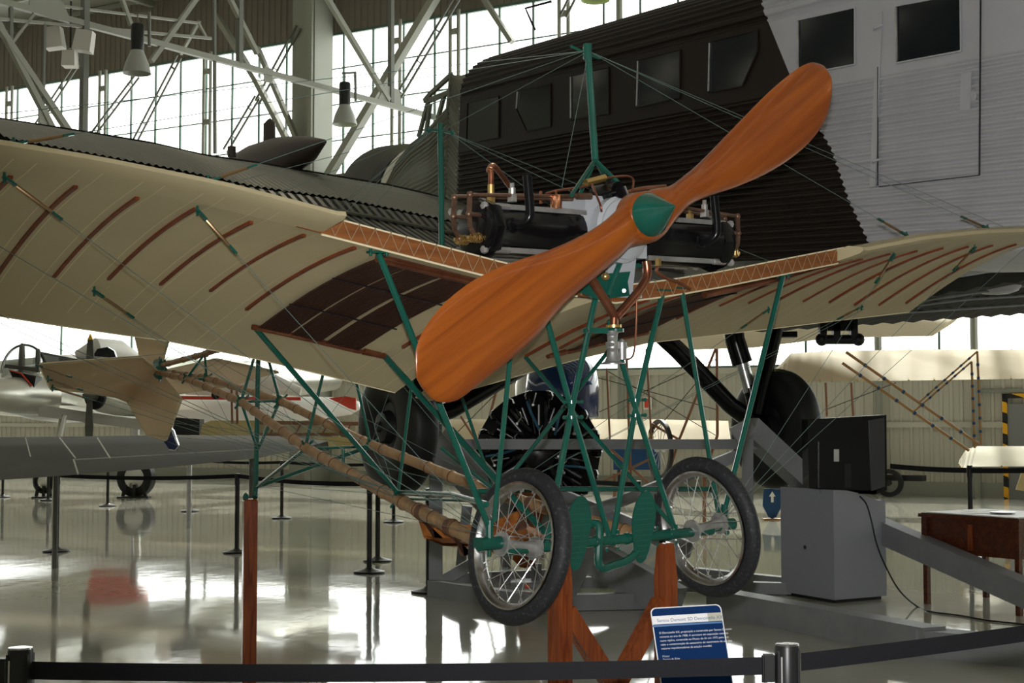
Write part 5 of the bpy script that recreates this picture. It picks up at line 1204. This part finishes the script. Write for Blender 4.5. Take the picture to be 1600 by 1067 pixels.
for a, c, w in (((1322, 550), (1531, 695), 1), ((1316, 567), (1514, 704), 1), ((1527, 549), (1533, 695), .8), ((1518, 565), (1523, 700), .8), ((1527, 549), (1437, 628), .6), ((1518, 565), (1427, 644), .6)):
    b = MB(); p, q = P(*a, Y0 - .12), P(*c, Y0 - .12); b.tube([p, q], .022 * w, 8); s_ = b.build('strut', M['cane'], bi); b = MB()
    for k in range(1, 7): m_ = p + (q - p) * (k / 7); d = (q - p).normalized() * .02; b = MB(); b.tube([m_ - d, m_ + d], .029 * w, 8); b.build('binding', M['bluep'], s_)
fa = empty('pusher_biplane'); tag(fa, 'yellow cream biplane with reddish wooden struts and a spoked wheel behind the green struts', 'aeroplane')
Y1 = 24.0
wing_slab([P(x, y, Y1 + 1.2) for x, y in ((700, 655), (900, 655), (1010, 655), (1137, 658))], [P(x, y, Y1) for x, y in ((700, 686), (900, 687), (1010, 687), (1140, 687))], .08, 'wing', 'yellowfab', fa, 12)
wing_slab([P(x, y, Y1 - .5) for x, y in ((1040, 522), (1200, 505), (1350, 497), (1497, 496))], [P(x, y, Y1 - 2) for x, y in ((1040, 548), (1180, 543), (1300, 528), (1457, 525))], .06, 'wing', 'yellowfab', fa)
for a, c, w in (((948, 575), (953, 688), .7), ((979, 560), (986, 760), .9), ((1010, 545), (1018, 690), .7), ((1120, 535), (1121, 680), 1), ((1121, 680), (1100, 745), 1), ((1050, 540), (1112, 600), .9), ((1118, 545), (1060, 690), .9), ((1060, 690), (1030, 790), .9), ((1112, 600), (1135, 640), .8), ((952, 700), (1030, 770), .9), ((806, 590), (806, 650), .8), ((831, 578), (831, 650), 1), ((778, 600), (755, 690), .9), ((793, 590), (794, 655), .8), ((1290, 598), (1292, 650), .8), ((1330, 598), (1333, 650), .8), ((720, 650), (745, 690), .8), ((935, 755), (1020, 715), .8), ((1018, 662), (1060, 686), .9)):
    b = MB(); b.tube([P(*a, Y1), P(*c, Y1)], .024 * w, 8); b.build('strut', M['redwood'], fa)
for a, c in (((904, 582), (1120, 640)), ((900, 660), (1120, 560)), ((950, 580), (1118, 680)), ((1010, 690), (1120, 560)), ((700, 640), (830, 585)), ((1290, 640), (1400, 598)), ((700, 690), (790, 600))):
    b = MB(); b.tube([P(*a, Y1), P(*c, Y1)], .006, 4); b.build('wire', M['blackm'], fa)
c = P(1031, 702, Y1); b = MB(); ax_ = Vector((.94, .3, 0)).normalized(); b.lathe(c, ax_, [(-.03, .48), (.03, .48), (.03, .42), (-.03, .42)], 32, closed=True); w_ = b.build('wheel', M['tyre'], fa)
b = MB(); x, y, _ = frame(ax_)
for k in range(14): a = 2 * PI * k / 14; b.tube([c, c + (x * math.cos(a) + y * math.sin(a)) * .43], .006, 4)
b.cyl(c - ax_ * .08, c + ax_ * .08, .04); b.build('spokes', M['alu'], w_)
for x_, y_ in ((1000, 760), (960, 740), (1100, 742)): b = MB(); b.bar(P(x_, y_, Y1), Vector((P(x_, y_, Y1).x, Y1, 0)), .05, .05); b.build('skid', M['redwood'], fa)
# left piece of an old wing frame and yellow panel
ow = empty('open_frame_wing'); tag(ow, 'uncovered wing frame with brown spars and a cream end panel behind the bamboo booms', 'wing'); Y2 = 20
b = MB(); b.slab([P(316, 662, Y2), P(330, 657, Y2), P(404, 657, Y2), P(404, 682, Y2), P(312, 682, Y2)], (0, .06, 0)); b.build('end_panel', M['yellowfab'], ow)
b = MB(); b.bar(P(404, 660, Y2), P(560, 662, Y2), .05, .05); b.bar(P(404, 679, Y2), P(560, 678, Y2), .04, .04); b.build('spar', M['redwood'], ow)
b = MB(); b.slab([P(405, 662, Y2 + .03), P(556, 663, Y2 + .03), P(556, 677, Y2 + .03), P(405, 678, Y2 + .03)], (0, .03, 0)); b.build('covering', M['whitefab'], ow)
for x in (430, 470, 512, 548): b = MB(); b.bar(P(x, 663, Y2 - .02), P(x - 8, 678, Y2 - .02), .03, .02); b.build('rib', M['redwood'], ow)
b = MB(); b.slab([P(470, 685, Y2 + .5), P(560, 681, Y2 + .5), P(560, 698, Y2 + .5), P(480, 697, Y2 + .5)], (0, .05, 0)); b.build('lower_panel', M['yellowfab'], ow)
for x in (362, 370): b = MB(); b.bar(P(x, 600, Y2), P(x + 1, 662, Y2), .03, .03); b.build('strut', M['redwood'], ow)
for x in (394, 577): b = MB(); q = P(x, 680, Y2); b.bar(q, Vector((q.x, q.y, 0)), .05, .05); b.build('trestle', M['trussd'], ow)
b = MB(); b.bar(P(556, 679, Y2), P(580, 679, Y2), .04, .04); b.build('spar', M['redwood'], ow)
# ================================================================== LIGHT GREY WING in front of the left belt posts
gw = empty('light_grey_wing'); tag(gw, 'long light grey aeroplane wing reaching in from the left edge above the belt posts', 'wing')
top = [P(x, y, 17.0) for x, y in ((-80, 683), (0, 683), (115, 682), (230, 680.5), (400, 680), (470, 683), (509, 689))]
bot = [P(x, y, 15.2) for x, y in ((-80, 757), (0, 750), (115, 742), (230, 733), (400, 716), (470, 701), (510, 690))]
b = MB(); rows = []
for a, c in zip(top, bot): rows.append([a, a + (c - a) * .25 - Vector((0, 0, .01)) - Vector((0, .05, 0)), a + (c - a) * .62 - Vector((0, .03, 0)), c, c + Vector((0, .12, -.0)), a + Vector((0, .3, -.12))])
b.grid(rows, close=True); b.add(rows[0], [tuple(range(6))]); b.add(rows[-1], [tuple(range(6))]); b.build('wing', M['greywing'], gw, ang=50)
b = MB()
for x0, x1 in ((40, 55), (93, 118), (152, 172)): b.bar(P(x0, 684, 16.7), P(x1, 742 if x1 < 60 else 716, 15.5), .012, .012)
b.bar(P(115, 718, 15.55), P(400, 702, 15.55), .012, .012); b.bar(P(115, 718, 15.5), P(122, 741, 15.2), .016, .012); b.build('seam', M['ivory'], gw)
b = MB(); b.slab([P(267, 668, 15.4), P(271, 672, 15.4), P(279, 695, 15.4), P(276, 704, 15.4), P(265, 703, 15.4), P(256, 690, 15.4), P(262, 684, 15.4)], (0, .05, 0)); b.build('vent_fin', M['blue'], gw)
b = MB(); b.tube([P(267, 668, 15.38), P(271, 680, 15.38), P(279, 697, 15.38), P(274, 704, 15.38), P(264, 703, 15.38)], .008, 6); b.build('fin_edge', M['steel'], gw)
for x, y in ((88, 735), (394, 705)): q = P(x, y, 16.3); b = MB(); b.tube([q, Vector((q.x, q.y, 0))], .03, 8); b.build('support', M['trussd'], gw)
# ================================================================== SILVER TWIN at the far left
tw = empty('silver_twin_aeroplane'); tag(tw, 'polished silver twin engined aeroplane with glazed nose behind the cream tail', 'aeroplane'); Y3 = 25.0; k3 = Y3 / FPX
def body(pts, rr_, nm, m, n=26): b = MB(); b.tube([P(x, y, Y) for x, y, Y in pts], [r * k3 for r in rr_], n); return b.build(nm, M[m], tw, ang=50)
fb = MB(); fb.tube([P(6, 612, 23.4), P(16, 612, 23.5), P(45, 612, 24.2), P(95, 612, 25.4), P(200, 606, 27), P(330, 600, 30), P(520, 592, 34)], [k3 * r for r in (6, 24, 40, 50, 54, 50, 24)], 30); fb.build('fuselage', M['silver'], tw, ang=60)
b = MB(); b.ball(P(38, 583, 23.9), 33 * k3, (1, 1, 1.25), n=24); cn = b.build('nose_glazing', M['canopy'], tw)
b = MB(); cc = P(38, 583, 23.9)
for px_ in (34, 58):
    dx_ = (px_ - 38) * k3; R_ = math.sqrt(max(0, (34 * k3) ** 2 - dx_ ** 2)); pts = [cc + Vector((dx_ + .1 * math.cos(t), -math.cos(t) * R_, math.sin(t) * 1.25 * R_)) for t in [PI * j / 14 for j in range(15)]]; b.tube(pts, .035, 6)
b.tube([cc + Vector((math.cos(t) * 34 * k3, 0, math.sin(t) * 1.25 * 34 * k3)) for t in [PI * j / 16 for j in range(17)]], .02, 6)
b.bar(P(8, 572, 23.2), P(62, 578, 23.2), .06, .06); b.build('glazing_bar', M['greywing'], cn)
b = MB(); b.slab([P(14, 578, 23.05), P(56, 588, 23.05), P(50, 628, 23.05), P(24, 600, 23.05)], (0, .3, 0)); b.build('cockpit_opening', M['blackm'], tw)
b = MB(); b.slab([P(62, 549, 24.4), P(125, 562, 25.2), P(122, 572, 25.2), P(62, 566, 24.4)], (0, .2, 0)); b.build('hatch', M['blackm'], tw)
b = MB(); b.tube([P(16, 579, 23.0), P(34, 584, 23.0), P(50, 603, 23.0)], .012, 6); b.build('red_stripe', M['red'], tw)
b = MB(); b.slab([P(60, 553, 24.2), P(130, 564, 25.5), P(128, 580, 25.5), P(62, 590, 24.2)], (0, .2, 0)); b.build('canopy_side', M['greywing'], tw)
b = MB(); b.tube([P(120, 556, 26), P(150, 545, 26), P(185, 548, 26.5), P(215, 560, 27)], [k3 * 8, k3 * 18, k3 * 18, k3 * 8], 18); b.build('canopy', M['white'], tw)
b = MB(); b.slab([P(145, 556, 25.1), P(152, 545, 25.1), P(168, 542, 25.1), P(178, 548, 25.1), P(182, 560, 25.1)], (0, .1, 0)); b.build('canopy_window', M['darkglass'], tw)
for x, y, Y, r, L in ((150, 618, 23.2, 25, 2.6), (-16, 616, 22.6, 24, .5)):
    c = P(x, y, Y); d = Vector((-.45, -.88, .02)).normalized(); b = MB(); b.lathe(c, -d, [(0, r * k3 * .82), (-.0 + .12, r * k3 * .95), (.5, r * k3 * 1.12), (1.2, r * k3 * 1.15), (L, r * k3 * .6), (L + .6, r * k3 * .2)], 28); nn = b.build('engine_nacelle', M['silver'], tw)
    b = MB(); b.lathe(c + d * .01, -d, [(-.02, r * k3 * .8), (.02, r * k3 * .78)], 24); b.build('intake', M['blackm'], nn)
    b = MB(); b.lathe(c - d * .0, d, [(0, .09), (.15, .08), (.28, .02)], 14); b.build('propeller_hub', M['greywing'], nn)
    for zz in (1, -1):
        b = MB(); q = c + d * .15; w_ = Vector((.9, -.4, 0)) * k3; b.slab([q + w_ * -4, q + w_ * 4, q + w_ * 8 + Zv * zz * 45 * k3, q + w_ * 5 + Zv * zz * 80 * k3, q + Zv * zz * 88 * k3, q + w_ * -5 + Zv * zz * 80 * k3, q + w_ * -7 + Zv * zz * 45 * k3], (0, .04, 0)); pb = b.build('propeller_blade', M['greywing'], nn)
        if zz > 0: b = MB(); b.slab([q + w_ * 5 + Zv * 80 * k3 - Vector((0, .01, 0)), q + w_ * -5 + Zv * 80 * k3 - Vector((0, .01, 0)), q + Zv * 89 * k3 - Vector((0, .01, 0))], (0, .06, 0)); b.build('blade_tip', mat('yellow_tip', (.7, .42, .02), .5), nn)
b = MB(); b.slab([P(166, 588, 23.5), P(205, 592, 23.5), P(199, 606, 23.5), P(168, 590, 23.5)], (0, .1, 0)); b.build('red_stripe', M['red'], tw)
b = MB(); b.slab([P(60, 632, 23.2), P(300, 668, 24.2), P(300, 682, 24.2), P(60, 650, 23.2)], (.1, 1.8, 0)); b.build('wing', M['silver'], tw)
q = P(97, 650, 23.4)
b = MB(); b.tube([P(100, 648, 23.4), P(92, 684, 23.4), Vector((P(88, 684, 23.4).x, 23.4, .0))], .06, 10); b.build('gear_leg', M['silver'], tw)
b = MB(); b.tube([P(240, 560, 26), P(243, 528, 26)], .05, 8); b.build('aerial', M['silver'], tw)
# two dark wheels on chocks
for x, y, R, lab in ((213, 746, 30, 'dark aeroplane wheel on small stands seen under the light grey wing'), (72, 752, 19, 'dark wheel mostly hidden beneath the left end of the light grey wing')):
    g_ = G(x, 777); c = P(x, y, g_.y); k_ = g_.y / FPX; b = MB(); ax_ = Vector((.25, .97, 0)).normalized()
    b.lathe(c, ax_, [(-.12, R * k_ * .8), (-.1, R * k_), (.1, R * k_), (.12, R * k_ * .8), (.1, R * k_ * .55), (-.1, R * k_ * .55)], 32, closed=True); o = b.build('aeroplane_wheel', M['tyre']); tag(o, lab, 'wheel')
    b = MB(); b.lathe(c, ax_, [(-.1, R * k_ * .56), (-.12, .1), (-.14, .02)], 20); b.build('wheel_hub', M['silver'], o)
    b = MB()
    for s in (-1, 0, 1): b.bar(Vector((c.x + s * R * k_ * .6, c.y - .16, 0.0)), Vector((c.x + s * R * k_ * .45, c.y - .16, c.z - R * k_ * .35)), .06, .06)
    b.box(Vector((c.x, c.y - .16, .015)), (R * k_ * 1.6, .3, .03)); b.build('chock', M['blackm'], o)
    if R > 25: b = MB(); b.tube([c, c + Vector((0, .2, .9))], .08, 8); b.build('gear_leg', M['silver'], o)
# ================================================================== WHITE AEROPLANE WITH RED WING TIP
wt = empty('white_aeroplane'); tag(wt, 'white and silver aeroplane with a red wing tip behind the bamboo booms', 'aeroplane')
b = MB(); rows = []
for x, yt, yb in ((250, 612, 680), (320, 617, 676), (400, 619, 664), (500, 620, 655), (548, 622, 648), (562, 628, 640)):
    a, c = P(x, yt, 23), P(x, yb, 21.6); rows.append([a, a + (c - a) * .15 + Vector((0, -.1, .0)), a + (c - a) * .6 + Vector((0, -.1, 0)), c, c + Vector((0, .3, .02)), a + Vector((0, .4, -.05))])
b.grid(rows, close=True); b.add(rows[-1], [tuple(range(6))]); b.build('wing', M['white'], wt, ang=40)
b = MB(); b.slab([P(513, 622, 21.45), P(540, 619, 21.45), P(556, 622, 21.45), P(556, 641, 21.45), P(545, 638, 21.45), P(528, 629, 21.45)], (0, .1, 0)); b.build('wing_tip', M['red'], wt)
b = MB(); b.tube([P(290, 611, 22.5), P(345, 606, 22.5), P(400, 598, 22.5), P(425, 600, 22.5), P(470, 612, 22.5)], [k3 * 5, k3 * 12, k3 * 16, k3 * 15, k3 * 6], 18); b.build('fuselage', M['white'], wt)
b = MB(); b.lathe(P(338, 617, 21.7), (0, -1, 0), [(0, 6 * k3), (.05, 6 * k3)], 16); b.build('porthole', M['blackm'], wt)
b = MB(); b.slab([P(274, 652, 20.9), P(312, 655, 20.9), P(311, 680, 20.9), P(268, 679, 20.9)], (0, .3, 0)); b.build('wheel_bay', M['blackm'], wt)
b = MB(); b.bar(P(255, 621, 22.2), P(470, 623, 22.0), .03, .05); b.build('stripe', M['red'], wt)
for x in (297, 394): b = MB(); q = P(x, 655, 22.6); b.tube([q, Vector((q.x, q.y, 0))], .04, 8); b.build('gear_leg', M['alu'], wt)

rw = empty('added_red_white_aeroplane'); tag(rw, 'red and white fuselage behind the silver twin, added to block window reflections', 'aeroplane')
b = MB(); b.tube([P(-80, 606, 33), P(0, 606, 33), P(100, 605, 33), P(152, 605, 33)], [.3, .6, .72, .72], 20); b.build('fuselage', M['white'], rw)  # white fuselage added and lengthened to block window reflections on the floor
b = MB(); b.tube([P(152, 605, 33), P(200, 605, 33), P(232, 605, 33)], [.72, .68, .35], 20); b.build('tail', M['red'], rw)
b = MB(); q = P(213, 620, 33); b.tube([q, Vector((q.x, q.y, 0))], .09, 8); b.build('gear_leg', M['alu'], rw)
